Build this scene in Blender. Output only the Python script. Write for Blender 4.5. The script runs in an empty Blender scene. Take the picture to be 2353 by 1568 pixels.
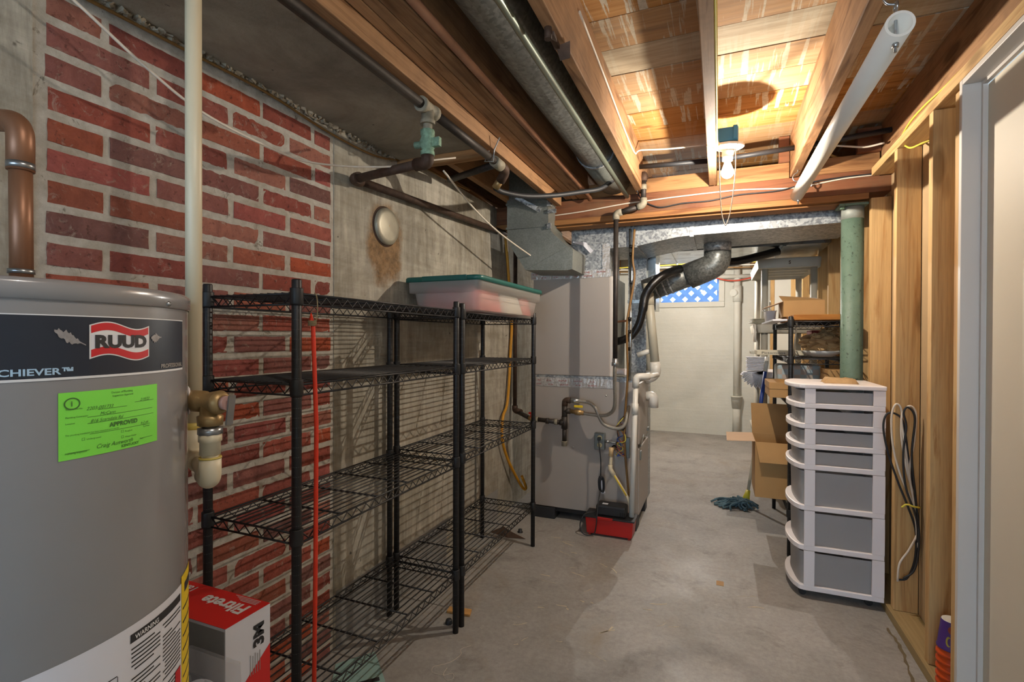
import bpy, math, random
from mathutils import Vector, Matrix
random.seed(7)
R = math.radians
C = bpy.context.scene.collection
scn = bpy.context.scene

# ------------------------------------------------------------------ camera
cam_d = bpy.data.cameras.new('camera'); cam = bpy.data.objects.new('camera', cam_d); C.objects.link(cam)
cam_d.sensor_width = 36; cam_d.lens = 17.68; cam_d.clip_start = 0.02
yaw, pitch, roll = 0.390239, -0.0067595, 0.0033553
fw = Vector((-math.sin(yaw)*math.cos(pitch), math.cos(yaw)*math.cos(pitch), math.sin(pitch)))
rt = Vector((math.cos(yaw), math.sin(yaw), 0)); up = rt.cross(fw)
r2 = rt*math.cos(roll) + up*math.sin(roll); u2 = -rt*math.sin(roll) + up*math.cos(roll)
mt = Matrix((r2, u2, -fw)).transposed().to_4x4(); mt.translation = (0, 0, 1.24)
cam.matrix_world = mt
scn.camera = cam

# ------------------------------------------------------------------ world, exposure
w = bpy.data.worlds.new('sky'); scn.world = w; w.use_nodes = True
bg = w.node_tree.nodes['Background']; bg.inputs[0].default_value = (0.55, 0.76, 1.0, 1); bg.inputs[1].default_value = 8.0
scn.view_settings.view_transform = 'Standard'; scn.view_settings.look = 'None'
scn.view_settings.exposure = 0.22; scn.view_settings.gamma = 1.0; scn.view_settings.use_curve_mapping = False

# portals that guide the sky light in through the two windows
def portal(loc, rot, sx, sy):
    d = bpy.data.lights.new('window_portal', 'AREA'); d.shape = 'RECTANGLE'; d.size = sx; d.size_y = sy; d.cycles.is_portal = True
    o = bpy.data.objects.new('window_portal', d); C.objects.link(o); o.location = loc; o.rotation_euler = rot
portal((-.35, -2.66, 1.30), (R(90), 0, R(180)), 1.9, 1.5)
portal((-.36, 7.02, 1.92), (R(-90), 0, R(180)), .72, .42)
BULB_MAIN, BULB_REAR, BULB_NEAR = 55, 86, 13        # watts of the lamps inside the three bulbs

# ------------------------------------------------------------------ mesh helpers
class MB:
    def __init__(s): s.v = []; s.f = []; s.sm = []
    def add(s, vs, fs, smooth=False):
        b = len(s.v); s.v += [Vector(p) for p in vs]
        for f in fs: s.f.append(tuple(i+b for i in f)); s.sm.append(smooth)
        return s
    def box(s, x0, x1, y0, y1, z0, z1):
        vs = [(x0,y0,z0),(x1,y0,z0),(x1,y1,z0),(x0,y1,z0),(x0,y0,z1),(x1,y0,z1),(x1,y1,z1),(x0,y1,z1)]
        return s.add(vs, [(0,3,2,1),(4,5,6,7),(0,1,5,4),(1,2,6,5),(2,3,7,6),(3,0,4,7)])
    def obox(s, c, sz, rot):                     # oriented box; rot = (rx,ry,rz)
        from mathutils import Euler
        m = Euler(rot).to_matrix(); c = Vector(c); h = [k/2 for k in sz]
        vs = [c + m @ Vector((x*h[0], y*h[1], z*h[2])) for z in (-1,1) for x, y in ((-1,-1),(1,-1),(1,1),(-1,1))]
        return s.add(vs, [(0,3,2,1),(4,5,6,7),(0,1,5,4),(1,2,6,5),(2,3,7,6),(3,0,4,7)])
    def tube(s, pts, r, n=10, cap=True, closed=False):
        pts = [Vector(p) for p in pts]; rs = r if isinstance(r, (list, tuple)) else [r]*len(pts)
        m = len(pts); tans = []
        for i in range(m):
            a = pts[i-1] if (i > 0 or closed) else pts[i]; b = pts[(i+1) % m] if (i < m-1 or closed) else pts[i]
            t = (b-a); t = t.normalized() if t.length > 1e-9 else Vector((0,0,1)); tans.append(t)
        u = tans[0].orthogonal().normalized(); vs = []
        for i in range(m):
            t = tans[i]; u = u - t*u.dot(t); u = u.normalized() if u.length > 1e-9 else t.orthogonal().normalized()
            w_ = t.cross(u)
            for k in range(n):
                a = 2*math.pi*k/n; vs.append(pts[i] + (u*math.cos(a) + w_*math.sin(a))*rs[i])
        fs = []
        for i in range(m if closed else m-1):
            for k in range(n):
                j = (i+1) % m
                fs.append((i*n+k, i*n+(k+1) % n, j*n+(k+1) % n, j*n+k))
        s.add(vs, fs, True)
        if cap and not closed:
            b = len(s.v) - len(vs)
            s.f.append(tuple(b+k for k in reversed(range(n)))); s.sm.append(False)
            s.f.append(tuple(b+(m-1)*n+k for k in range(n))); s.sm.append(False)
        return s
    def hollow(s, p0, p1, ro, ri, n=20):
        p0, p1 = Vector(p0), Vector(p1); t = (p1-p0).normalized(); u = t.orthogonal().normalized(); w_ = t.cross(u); vs = []
        for p, r in ((p0,ro),(p1,ro),(p1,ri),(p0,ri)):
            for k in range(n): a = 2*math.pi*k/n; vs.append(p+(u*math.cos(a)+w_*math.sin(a))*r)
        fs = []
        for i in range(4):
            for k in range(n): fs.append((i*n+k, i*n+(k+1)%n, ((i+1)%4)*n+(k+1)%n, ((i+1)%4)*n+k))
        b = len(s.f); s.add(vs, fs, True)
        for i in range(b+n, b+2*n): s.sm[i] = False
        for i in range(b+3*n, b+4*n): s.sm[i] = False
        return s
    def lathe(s, prof, c, n=32, axis=(0,0,1), a0=0, a1=2*math.pi):
        c = Vector(c); t = Vector(axis).normalized()
        u = Vector((1,0,0)) if abs(t.x) < .9 else Vector((0,1,0)); u = (u - t*u.dot(t)).normalized(); w_ = t.cross(u)
        full = abs(a1-a0-2*math.pi) < 1e-6; m = n if full else n+1; vs = []
        for (r, z) in prof:
            for k in range(m):
                a = a0+(a1-a0)*k/n; vs.append(c + t*z + (u*math.cos(a)+w_*math.sin(a))*r)
        fs = []
        for i in range(len(prof)-1):
            for k in range(n):
                k2 = (k+1) % m if full else k+1
                fs.append((i*m+k, i*m+k2, (i+1)*m+k2, (i+1)*m+k))
        return s.add(vs, fs, True)
    def prism(s, poly, fn, d0, d1, smooth=False):    # poly: 2D points; fn(u,v,d)->3D
        n = len(poly); vs = [fn(a,b,d0) for a,b in poly] + [fn(a,b,d1) for a,b in poly]
        fs = [tuple(reversed(range(n))), tuple(range(n, 2*n))] + [(i, (i+1)%n, n+(i+1)%n, n+i) for i in range(n)]
        return s.add(vs, fs, smooth)
    def quad(s, a, b, c, d): return s.add([a,b,c,d], [(0,1,2,3)])

def woff(p):
    o = Vector((0,0,0))
    while p is not None: o += p.location; p = p.parent
    return o
def tag(o, label=None, cat=None, group=None, kind=None):
    if label: o['label'] = label
    if cat: o['category'] = cat
    if group: o['group'] = group
    if kind: o['kind'] = kind
    return o
def part(name, mb, mat, parent=None, label=None, kind=None, bevel=0, seg=2):
    off = woff(parent); me = bpy.data.meshes.new(name)
    me.from_pydata([tuple(v-off) for v in mb.v], [], mb.f)
    me.polygons.foreach_set('use_smooth', mb.sm); me.materials.append(mat); me.update()
    o = bpy.data.objects.new(name, me); C.objects.link(o)
    if parent is not None: o.parent = parent
    if bevel:
        b = o.modifiers.new('bevel', 'BEVEL'); b.width = bevel; b.segments = seg; b.limit_method = 'ANGLE'; b.angle_limit = R(40)
    return tag(o, label, kind=kind)
def thing(name, label, cat, loc=(0,0,0), group=None, kind=None):
    o = bpy.data.objects.new(name, None); C.objects.link(o); o.location = loc; o.empty_display_size = .05
    return tag(o, label, cat, group, kind)
def solo(name, mb, mat, label, cat, group=None, bevel=0, kind=None):
    return tag(part(name, mb, mat, None, bevel=bevel), label, cat, group, kind)
def smooth_path(pts, k=6):
    pts = [Vector(p) for p in pts]; out = []
    P = [pts[0]*2-pts[1]] + pts + [pts[-1]*2-pts[-2]]
    for i in range(1, len(P)-2):
        for j in range(k):
            t = j/k; a,b,c,d = P[i-1],P[i],P[i+1],P[i+2]
            out.append(((b*2)+(c-a)*t+(a*2-b*5+c*4-d)*t*t+(b*3-a-c*3+d)*t**3)*.5)
    return out+[pts[-1]]
def bend(pts, r=.03, k=5):                        # polyline with rounded corners
    pts = [Vector(p) for p in pts]; out = [pts[0]]
    for i in range(1, len(pts)-1):
        a = (pts[i-1]-pts[i]); b = (pts[i+1]-pts[i]); q = min(r, a.length*.49, b.length*.49)
        A = pts[i]+a.normalized()*q; B = pts[i]+b.normalized()*q
        for j in range(k+1):
            t = j/k; out.append(A*(1-t)**2+pts[i]*2*t*(1-t)+B*t*t)
    return out+[pts[-1]]
def txt(mb, s, size, fn, align='LEFT', bold=0.0, sx=1.0, shear=0.0):   # lettering as mesh, placed by fn(x,y)
    cu = bpy.data.curves.new('lettering', 'FONT'); cu.body = s; cu.size = size; cu.align_x = align; cu.offset = bold*size; cu.shear = shear
    cu.resolution_u = 3
    ob = bpy.data.objects.new('lettering', cu); C.objects.link(ob)
    dg = bpy.context.evaluated_depsgraph_get(); me = ob.evaluated_get(dg).to_mesh()
    vs = [(v.co.x*sx, v.co.y) for v in me.vertices]; fs = [tuple(p.vertices) for p in me.polygons]
    ob.evaluated_get(dg).to_mesh_clear(); bpy.data.objects.remove(ob); bpy.data.curves.remove(cu)
    mb.add([fn(x, y) for x, y in vs], fs); return mb

# ------------------------------------------------------------------ materials
def lin(h):
    h = h.lstrip('#'); c = [int(h[i:i+2], 16)/255 for i in (0,2,4)]
    return tuple((x/12.92 if x <= .04045 else ((x+.055)/1.055)**2.4) for x in c) + (1,)
class NT:
    def __init__(s, name):
        s.m = bpy.data.materials.new(name); s.m.use_nodes = True; s.t = s.m.node_tree; s.b = s.t.nodes['Principled BSDF']
        s.tc = s.t.nodes.new('ShaderNodeTexCoord'); s.co = s.tc.outputs['Object']; s.oi = None
    def n(s, ty, **kw):
        x = s.t.nodes.new(ty)
        for k, v in kw.items(): setattr(x, k, v)
        return x
    def l(s, a, b): s.t.links.new(a, b)
    def rnd(s):
        if s.oi is None: s.oi = s.n('ShaderNodeObjectInfo')
        return s.oi
    def randomise(s, k=13.0):
        m = s.n('ShaderNodeVectorMath', operation='SCALE'); m.inputs[0].default_value = (1.0, 1.7, 2.3)
        mu = s.n('ShaderNodeMath', operation='MULTIPLY'); s.l(s.rnd().outputs['Random'], mu.inputs[0]); mu.inputs[1].default_value = k
        s.l(mu.outputs[0], m.inputs['Scale'])
        a = s.n('ShaderNodeVectorMath', operation='ADD'); s.l(s.co, a.inputs[0]); s.l(m.outputs[0], a.inputs[1]); s.co = a.outputs[0]
    def mp(s, scale, src=None):
        m = s.n('ShaderNodeMapping'); m.inputs['Scale'].default_value = scale; s.l(src or s.co, m.inputs[0]); return m.outputs[0]
    def noise(s, scale, detail=4, rough=.6, dist=0, sc=(1,1,1)):
        x = s.n('ShaderNodeTexNoise'); x.inputs['Scale'].default_value = scale; x.inputs['Detail'].default_value = detail
        x.inputs['Roughness'].default_value = rough; x.inputs['Distortion'].default_value = dist
        s.l(s.mp(sc) if sc != (1,1,1) else s.co, x.inputs['Vector']); return x.outputs['Fac']
    def vor(s, scale, feature='F1', sc=(1,1,1)):
        x = s.n('ShaderNodeTexVoronoi', feature=feature); x.inputs['Scale'].default_value = scale
        s.l(s.mp(sc) if sc != (1,1,1) else s.co, x.inputs['Vector']); return x
    def ramp(s, fac, stops, interp='LINEAR'):
        x = s.n('ShaderNodeValToRGB'); x.color_ramp.interpolation = interp; e = x.color_ramp.elements
        while len(e) < len(stops): e.new(.5)
        for i, (p, c) in enumerate(stops):
            e[i].position = p; e[i].color = c if isinstance(c, tuple) else ((c,c,c,1) if not isinstance(c, str) else lin(c))
        s.l(fac, x.inputs[0]); return x.outputs[0]
    def mix(s, fac, a, b, mode='MIX'):
        x = s.n('ShaderNodeMix', data_type='RGBA', blend_type=mode)
        for sock, val in ((x.inputs[0], fac), (x.inputs[6], a), (x.inputs[7], b)):
            if hasattr(val, 'is_linked'): s.l(val, sock)
            elif isinstance(val, str): sock.default_value = lin(val)
            else: sock.default_value = val
        return x.outputs[2]
    def math(s, op, a, b=None):
        x = s.n('ShaderNodeMath', operation=op)
        for i, v in enumerate((a, b)):
            if v is None: continue
            if hasattr(v, 'is_linked'): s.l(v, x.inputs[i])
            else: x.inputs[i].default_value = v
        return x.outputs[0]
    def bump(s, h, strength=.3, dist=.01):
        x = s.n('ShaderNodeBump'); x.inputs['Strength'].default_value = strength; x.inputs['Distance'].default_value = dist
        s.l(h, x.inputs['Height']); s.l(x.outputs[0], s.b.inputs['Normal'])
    def done(s, col=None, rough=.6, metal=0, spec=.5):
        if col is not None:
            if hasattr(col, 'is_linked'): s.l(col, s.b.inputs['Base Color'])
            else: s.b.inputs['Base Color'].default_value = lin(col) if isinstance(col, str) else col
        if hasattr(rough, 'is_linked'): s.l(rough, s.b.inputs['Roughness'])
        else: s.b.inputs['Roughness'].default_value = rough
        s.b.inputs['Metallic'].default_value = metal; s.b.inputs['Specular IOR Level'].default_value = spec
        return s.m

def paint(name, col, rough=.5, metal=0, var=.12, scale=14, bump=0, bscale=80, spec=.5, sc=(1,1,1)):
    m = NT(name); f = m.noise(scale, 4, .6, 0, sc); c = lin(col)
    d = tuple(x*(1-var) for x in c[:3])+(1,); e = tuple(min(1, x*(1+var)) for x in c[:3])+(1,)
    col_ = m.ramp(f, [(.25, d), (.75, e)])
    if bump: m.bump(m.noise(bscale, 3), bump, .004)
    return m.done(col_, rough, metal, spec)
def wood(name, light, dark, axis=1, rough=.7, knots=True, fine=.35, dirt=None, grain=9):
    m = NT(name); m.randomise()
    sc = [grain]*3; sc[axis] = .7; f = m.noise(1.6, 5, .65, 1.1, tuple(sc))
    col = m.ramp(f, [(.32, dark), (.47, light), (.6, light), (.72, dark)])
    s2 = [140]*3; s2[axis] = 4; g = m.noise(1, 3, .7, 0, tuple(s2))
    col = m.mix(fine, col, m.ramp(g, [(.25, (.25,.2,.16,1)), (.65, (1,1,1,1))]), 'MULTIPLY')
    if knots:
        s3 = [6]*3; s3[axis] = 1.7; v = m.vor(1.4, 'F1', tuple(s3))
        k = m.ramp(v.outputs['Distance'], [(.0, 1.0), (.13, 1.0), (.22, 0.0)])
        col = m.mix(m.math('MULTIPLY', k, .6), col, tuple(x*.35 for x in lin(dark)[:3])+(1,))
    if dirt:
        d = m.ramp(m.noise(3.5, 4, .7), [(.48, 0.0), (.66, 1.0)]); col = m.mix(m.math('MULTIPLY', d, .55), col, dirt)
    m.bump(g, .12, .003)
    return m.done(col, rough, 0, .3)
def galv(name, a='#84878a', b='#c2c4c2', scale=85, metal=.4, rough=.42, dull=.0):
    m = NT(name); v = m.vor(scale); c = m.n('ShaderNodeSeparateColor'); m.l(v.outputs['Color'], c.inputs[0])
    col = m.ramp(c.outputs[0], [(.1, a), (.9, b)])
    n = m.ramp(m.noise(5, 4), [(.3, (.72,.72,.72,1)), (.7, (1,1,1,1))]); col = m.mix(1.0, col, n, 'MULTIPLY')
    m.bump(c.outputs[1], .05, .002)
    return m.done(col, rough, metal, .5)

M = {}
def brick_mat():
    m = NT('brick_clay'); m.randomise(5); col = m.rnd().outputs['Color']
    n1 = m.noise(22, 8, .78, .6); col = m.mix(.85, col, m.ramp(n1, [(.3, (.60,.56,.56,1)), (.7, (1.22,1.14,1.08,1))]), 'MULTIPLY')
    dk = m.ramp(m.noise(70, 3, .6), [(.30, 1.0), (.40, 0.0)]); col = m.mix(m.math('MULTIPLY', dk, .55), col, '#3c2622')
    wh = m.ramp(m.noise(26, 6, .8, 1.2), [(.57, 0.0), (.68, 1.0)]); col = m.mix(m.math('MULTIPLY', wh, .6), col, '#b8a898')
    m.bump(m.noise(60, 8, .75), .8, .008)
    return m.done(col, .85, 0, .2)
M['brick'] = brick_mat()
def mortar_mat():
    m = NT('mortar'); col = m.ramp(m.noise(30, 6, .7), [(.3, '#aaa294'), (.7, '#cfc9bd')])
    sp = m.ramp(m.noise(11, 5, .8, .8), [(.60, 0.0), (.66, 1.0)]); col = m.mix(m.math('MULTIPLY', sp, .7), col, '#5f584b')
    lo = m.ramp(m.noise(4, 4), [(.45, 0.0), (.7, 1.0)]); col = m.mix(m.math('MULTIPLY', lo, .35), col, '#8a7a5e')
    m.bump(m.noise(90, 5, .8), .7, .006); return m.done(col, .95, 0, .1)
M['mortar'] = mortar_mat()
def concrete_mat(name, a, b, stain, board=True, sl=.5):
    m = NT(name); n = m.noise(3.2, 8, .7, .4); col = m.ramp(n, [(.3, a), (.72, b)])
    st = m.ramp(m.noise(2.1, 6, .75, .8), [(.46, 0.0), (.68, 1.0)]); col = m.mix(m.math('MULTIPLY', st, sl), col, stain)
    if board:                                         # form boards: vertical wash and horizontal lift lines
        g = m.noise(1, 5, .75, .3, (1, 26, 3.0)); col = m.mix(.55, col, m.ramp(g, [(.32, (.46,.44,.40,1)), (.62, (1.15,1.13,1.09,1))]), 'MULTIPLY')
        h = m.noise(1, 5, .7, .5, (1, 1.5, 30)); col = m.mix(.4, col, m.ramp(h, [(.3, (.6,.57,.5,1)), (.6, (1.05,1.04,1,1))]), 'MULTIPLY')
        m.bump(m.math('ADD', g, h), .35, .006)
    else: m.bump(m.noise(40, 6, .7), .5, .006)
    ho = m.ramp(m.noise(34, 2, .5), [(.22, 1.0), (.27, 0.0)]); col = m.mix(m.math('MULTIPLY', ho, .7), col, '#2b2620')
    return m, col
def wall_conc():
    m, col = concrete_mat('board_formed_concrete', '#918c82', '#cbc6ba', '#7d7460')
    # rust-brown halo with a run below it around the round vent cap
    sx = m.n('ShaderNodeSeparateXYZ'); m.l(m.tc.outputs['Object'], sx.inputs[0])
    dy = m.math('SUBTRACT', sx.outputs[1], 1.89); dz = m.math('SUBTRACT', sx.outputs[2], 1.66)
    q = m.math('ADD', m.math('POWER', m.math('ABSOLUTE', m.math('MULTIPLY', dy, 7.0)), 2.0), m.math('POWER', m.math('ABSOLUTE', m.math('MULTIPLY', dz, 4.4)), 2.0))
    q = m.math('ADD', q, m.math('MULTIPLY', m.math('SUBTRACT', m.noise(9, 6, .75), .5), 1.5))
    k = m.ramp(q, [(.5, 1.0), (1.0, 0.0)]); rust = m.ramp(m.noise(28, 6, .75), [(.3, '#4e3a22'), (.55, '#8c6a45'), (.8, '#a48a68')])
    col = m.mix(m.math('MULTIPLY', k, .85), col, rust)
    return m.done(col, .93, 0, .15)
M['concrete_wall'] = wall_conc()
def slab_conc():
    m, col = concrete_mat('slab_underside', '#7d7364', '#a89d8a', '#655b4a', False, .5)
    ch = m.ramp(m.noise(7, 6, .7, .3), [(.68, 0.0), (.69, 1.0)]); col = m.mix(m.math('MULTIPLY', ch, .8), col, '#b9b2a6')
    return m.done(col, .95, 0, .1)
M['slab'] = slab_conc()
def floor_mat():
    m = NT('painted_concrete_floor'); col = m.ramp(m.noise(2.4, 8, .72, .5), [(.3, '#8e8b86'), (.7, '#aaa7a3')])
    fine = m.noise(45, 6, .75); col = m.mix(.5, col, m.ramp(fine, [(.30, (.60,.58,.55,1)), (.62, (1.10,1.09,1.07,1))]), 'MULTIPLY')
    och = m.ramp(m.noise(1.5, 7, .72, .9), [(.55, 0.0), (.72, 1.0)]); col = m.mix(m.math('MULTIPLY', och, .5), col, '#8c7b62')
    dk = m.ramp(m.noise(5, 7, .75, .5), [(.55, 0.0), (.74, 1.0)]); col = m.mix(m.math('MULTIPLY', dk, .6), col, '#5d564d')
    a = m.noise(6.5, 3, .5, 1.6); th = m.math('ABSOLUTE', m.math('SUBTRACT', a, .5)); line = m.ramp(th, [(.0, 1.0), (.006, 0.0)])
    gate = m.ramp(m.noise(1.9, 4, .6), [(.56, 0.0), (.64, 1.0)]); gate2 = m.ramp(m.noise(17, 3, .6), [(.47, 0.0), (.55, 1.0)])
    col = m.mix(m.math('MULTIPLY', m.math('MULTIPLY', m.math('MULTIPLY', line, gate), gate2), .8), col, '#c9bfae')
    sp = m.ramp(m.noise(24, 5, .7), [(.735, 0.0), (.75, 1.0)]); col = m.mix(m.math('MULTIPLY', sp, .6), col, '#cfc7b8')
    db = m.ramp(m.noise(33, 4, .6), [(.22, 1.0), (.245, 0.0)]); col = m.mix(m.math('MULTIPLY', db, .7), col, '#4b4237')
    m.bump(fine, .12, .003)
    return m.done(col, m.ramp(m.noise(3, 5), [(.3, .42), (.7, .62)]), 0, .35)
M['floor'] = floor_mat()
def plank_mat():
    m = NT('subfloor_board'); m.randomise(29)
    f = m.noise(1.5, 6, .65, 1.0, (.8, 11, 11)); col = m.ramp(f, [(.30, '#7d5128'), (.46, '#b07d45'), (.62, '#bd8d54'), (.75, '#a87640')])
    g = m.noise(1, 3, .7, 0, (3, 130, 130)); col = m.mix(.4, col, m.ramp(g, [(.25, (.35,.26,.18,1)), (.65, (1,1,1,1))]), 'MULTIPLY')
    kn = m.ramp(m.vor(1.3, 'F1', (2.4, 7, 7)).outputs['Distance'], [(.08, 1.0), (.15, 0.0)]); col = m.mix(m.math('MULTIPLY', kn, .55), col, '#4a2b16')
    # plaster that once ran down the boards: streaks across the grain
    run = m.noise(1, 4, .62, .35, (34, 1.6, 1)); lime = m.ramp(run, [(.535, 0.0), (.56, 1.0)])
    gate = m.ramp(m.noise(2.3, 3, .6), [(.34, 0.0), (.44, 1.0)]); amt = m.math('MULTIPLY', lime, gate)
    sc = m.n('ShaderNodeSeparateColor'); m.l(m.rnd().outputs['Color'], sc.inputs[0])
    amt = m.math('MULTIPLY', amt, sc.outputs[1])
    lc = m.ramp(m.noise(60, 5, .75), [(.3, '#a89c87'), (.7, '#d6ccb6')]); col = m.mix(m.math('MULTIPLY', amt, .95), col, lc)
    sm = m.ramp(m.noise(1.2, 5, .7, .5, (3, 30, 30)), [(.25, '#8f826b'), (.6, '#b9ad95')])
    col = m.mix(sc.outputs[0], col, sm)
    m.bump(g, .15, .003)
    return m.done(col, .8, 0, .2)
M['plank'] = plank_mat()
M['joist'] = wood('old_joist', '#a9805a', '#6f4a2b', 1, dirt='#70533a')
M['joist_x'] = wood('old_blocking', '#a97c50', '#7f5633', 0)
M['beam'] = wood('red_beam', '#7e4f34', '#54301e', 0, dirt='#75593f')
M['ledger'] = wood('ledger_strip', '#97683c', '#683f20', 0, knots=False)
M['stud'] = wood('new_stud', '#d0aa74', '#b0814c', 2)
M['stud_y'] = wood('new_plate', '#d0aa74', '#b0814c', 1)
M['treated'] = wood('treated_sill', '#a48d63', '#84734a', 1)
M['pine'] = wood('pine_board', '#a86e30', '#86501d', 0, knots=False)
M['scrap'] = wood('scrap_wood', '#d0a062', '#b98a4c', 0, knots=False)
M['galv'] = galv('galvanised_sheet'); M['galv_dull'] = galv('dull_galvanised_sheet', '#80837c', '#8f928b', 160, .35, .5)
M['galv_shiny'] = galv('bright_sheet_metal', '#8f9390', '#c3c7c6', 12, .9, .22)
M['galv_dark'] = galv('dark_round_duct', '#666865', '#8a8c88', 90, .5, .42)
M['black_iron'] = paint('black_iron_pipe', '#3a3430', .55, .4, .35, 30, .2)
M['rust_iron'] = paint('rusty_iron_pipe', '#4b382c', .7, .3, .45, 22, .3)
M['grey_fit'] = paint('limed_fitting', '#8e8775', .7, .1, .3, 40, .3)
M['verdigris'] = paint('green_brass', '#7d9c84', .7, .1, .45, 60, .5)
M['flex'] = paint('corrugated_steel', '#9b958a', .4, .35, .2, 90, .5, 200)
M['brass'] = paint('brass', '#a98d60', .42, .6, .2, 30, .1)
M['copper'] = paint('copper', '#8f6449', .42, .4, .25, 12, 0, 80, .5, (1,1,.3))
M['chrome'] = paint('zinc', '#a9adb0', .3, .9, .1, 20)
M['cpvc'] = paint('cream_plastic', '#d3c6a8', .42, 0, .05, 6)
M['pvc'] = paint('white_plastic_pipe', '#dcd9d0', .35, 0, .04, 6)
M['pvc_grey'] = paint('grey_vent_pipe', '#bdb7a4', .4, 0, .05, 6)
M['black_wire'] = paint('black_epoxy', '#1b1b1d', .45, .0, .15, 30)
M['black_plastic'] = paint('black_plastic', '#1e1e1f', .5, 0, .15, 20)
M['black_rubber'] = paint('black_rubber', '#232427', .55, 0, .2, 20)
M['black_tape'] = paint('glossy_black_tape', '#0f0f10', .22, 0, .3, 60, .6, 120)
M['tank'] = paint('grey_enamel', '#8a8888', .22, 0, .03, 3); M['tank'].node_tree.nodes['Principled BSDF'].inputs['Coat Weight'].default_value = .3
M['navy'] = paint('navy_label', '#232a36', .35, 0, .05, 5)
M['white_print'] = paint('white_print', '#dcdcdc', .5, 0, .02, 5); M['blue_print'] = paint('pale_blue_print', '#a9c7dd', .5, 0, .02, 5)
M['grey_print'] = paint('grey_print', '#9a948c', .5, 0, .05, 5); M['dark_print'] = paint('dark_print', '#2b2a2c', .6, 0, .05, 5)
M['red_print'] = paint('red_print', '#c31f26', .45, 0, .05, 5); M['green_card'] = paint('lime_sticker', '#7fe04a', .6, 0, .03, 5)
M['olive_print'] = paint('ink_on_lime', '#3c6b2a', .6, 0, .05, 5); M['paper'] = paint('white_paper', '#d6d6dc', .55, 0, .03, 5)
M['yellow_card'] = paint('yellow_card', '#e3c21e', .55, 0, .05, 5); M['red_card'] = paint('red_card', '#cf2420', .45, 0, .04, 5)
M['grey_card'] = paint('grey_card', '#8d8a86', .5, 0, .1, 8); M['furnace'] = paint('taupe_enamel', '#a39b93', .45, 0, .03, 3)
M['drop_red'] = paint('red_plastic', '#b3190f', .4, 0, .06, 8)
M['white_wall'] = None; M['dark_gap'] = paint('dark_recess', '#14110e', .9, 0, .1, 5)
def white_block():
    m = NT('painted_block_wall'); col = m.ramp(m.noise(2, 5, .6), [(.3, '#c9c8bc'), (.7, '#d8d7cc')])
    h = m.noise(1, 6, .7, .2, (1.2, 1, 26)); hole = m.ramp(m.noise(26, 2, .5), [(.20, 1.0), (.23, 0.0)]); col = m.mix(m.math('MULTIPLY', hole, .5), col, '#55544c')
    m.bump(m.math('ADD', m.noise(30, 6, .7), m.math('MULTIPLY', h, 1.5)), .35, .008); return m.done(col, .7, 0, .3)
M['white_wall'] = white_block()
M['drywall'] = paint('white_drywall', '#d8d4c8', .8, 0, .03, 4); M['drywall_back'] = paint('drywall_paper', '#a98f6b', .9, 0, .08, 5)
M['trim_white'] = paint('painted_trim', '#cfc8c0', .5, 0, .02, 4); M['door_paint'] = paint('door_paint', '#cfc4b0', .55, 0, .02, 4)
M['teal_lid'] = paint('teal_plastic', '#1c5f57', .4, 0, .1, 10)
M['pink_cloth'] = paint('pink_cloth', '#e08f8a', .9, 0, .35, 9, .4, 20); M['pale_cloth'] = paint('pale_cloth', '#d9d2c6', .9, 0, .15, 9, .4, 20)
M['orange_tape'] = paint('orange_cord', '#e5391a', .55, 0, .08, 30); M['twine'] = paint('twine', '#8f7f60', .9, 0, .25, 60, .4)
M['white_cable'] = paint('white_cable', '#d8ccbb', .5, 0, .06, 20); M['brown_cable'] = paint('brown_cable', '#7d5a2b', .55, 0, .2, 20)
M['yellow_cable'] = paint('yellow_cable', '#c98d1d', .5, 0, .1, 20); M['lemon_cable'] = paint('lemon_cable', '#d8c64a', .5, 0, .1, 20)
M['red_tube'] = paint('red_tube', '#c84a33', .5, 0, .08, 20); M['white_plastic'] = paint('white_plastic', '#ece6e6', .35, 0, .02, 4)
M['grey_plastic'] = paint('taupe_plastic', '#b5afa0', .5, 0, .05, 6); M['blue_plastic'] = paint('blue_plastic', '#1b3f93', .4, 0, .05, 6)
M['blue_box'] = paint('blue_electrical_box', '#2a6f95', .5, 0, .08, 9); M['ceramic'] = paint('porcelain', '#d8d4cb', .3, 0, .02, 4)
M['card'] = paint('cardboard', '#b28a58', .85, 0, .07, 7, .1, 120); M['card_pale'] = paint('cardboard_inside', '#c9a888', .85, 0, .05, 7)
M['kraft'] = paint('kraft_paper', '#a9895f', .85, 0, .25, 18, .5, 30); M['pole'] = None
def pole_mat():
    m = NT('speckled_green_paint'); col = m.ramp(m.noise(6, 4), [(.3, '#546a5b'), (.7, '#687d6d')])
    d = m.ramp(m.noise(55, 3, .6), [(.33, 1.0), (.39, 0.0)]); col = m.mix(m.math('MULTIPLY', d, .75), col, '#333f36')
    m.bump(m.noise(38, 3, .6), .5, .006); return m.done(col, .55, 0, .4)
M['pole'] = pole_mat()
M['mop'] = paint('blue_grey_yarn', '#56707a', .95, 0, .35, 40, .5, 90); M['yellow_plastic'] = paint('yellow_plastic', '#d8cc3a', .45, 0, .05, 6)
M['teal_paper'] = paint('pale_teal_paper', '#8fb0aa', .7, 0, .15, 6); M['purple'] = paint('purple_plastic', '#43266b', .45, 0, .12, 8)
M['orange_plastic'] = paint('orange_plastic', '#c9480e', .45, 0, .08, 8); M['foil'] = paint('foil_tape', '#bdb9b4', .3, .35, .25, 50, .8, 60)
M['glass_white'] = paint('milk_glass', '#eeeeea', .2, 0, .02, 4); M['outlet_grey'] = paint('grey_steel_box', '#7d827f', .45, .4, .1, 12)
M['ivory'] = paint('ivory_plastic', '#d9cfa0', .45, 0, .03, 5); M['lattice'] = paint('white_lattice', '#5a8fce', .7, 0, .05, 5)
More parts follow.
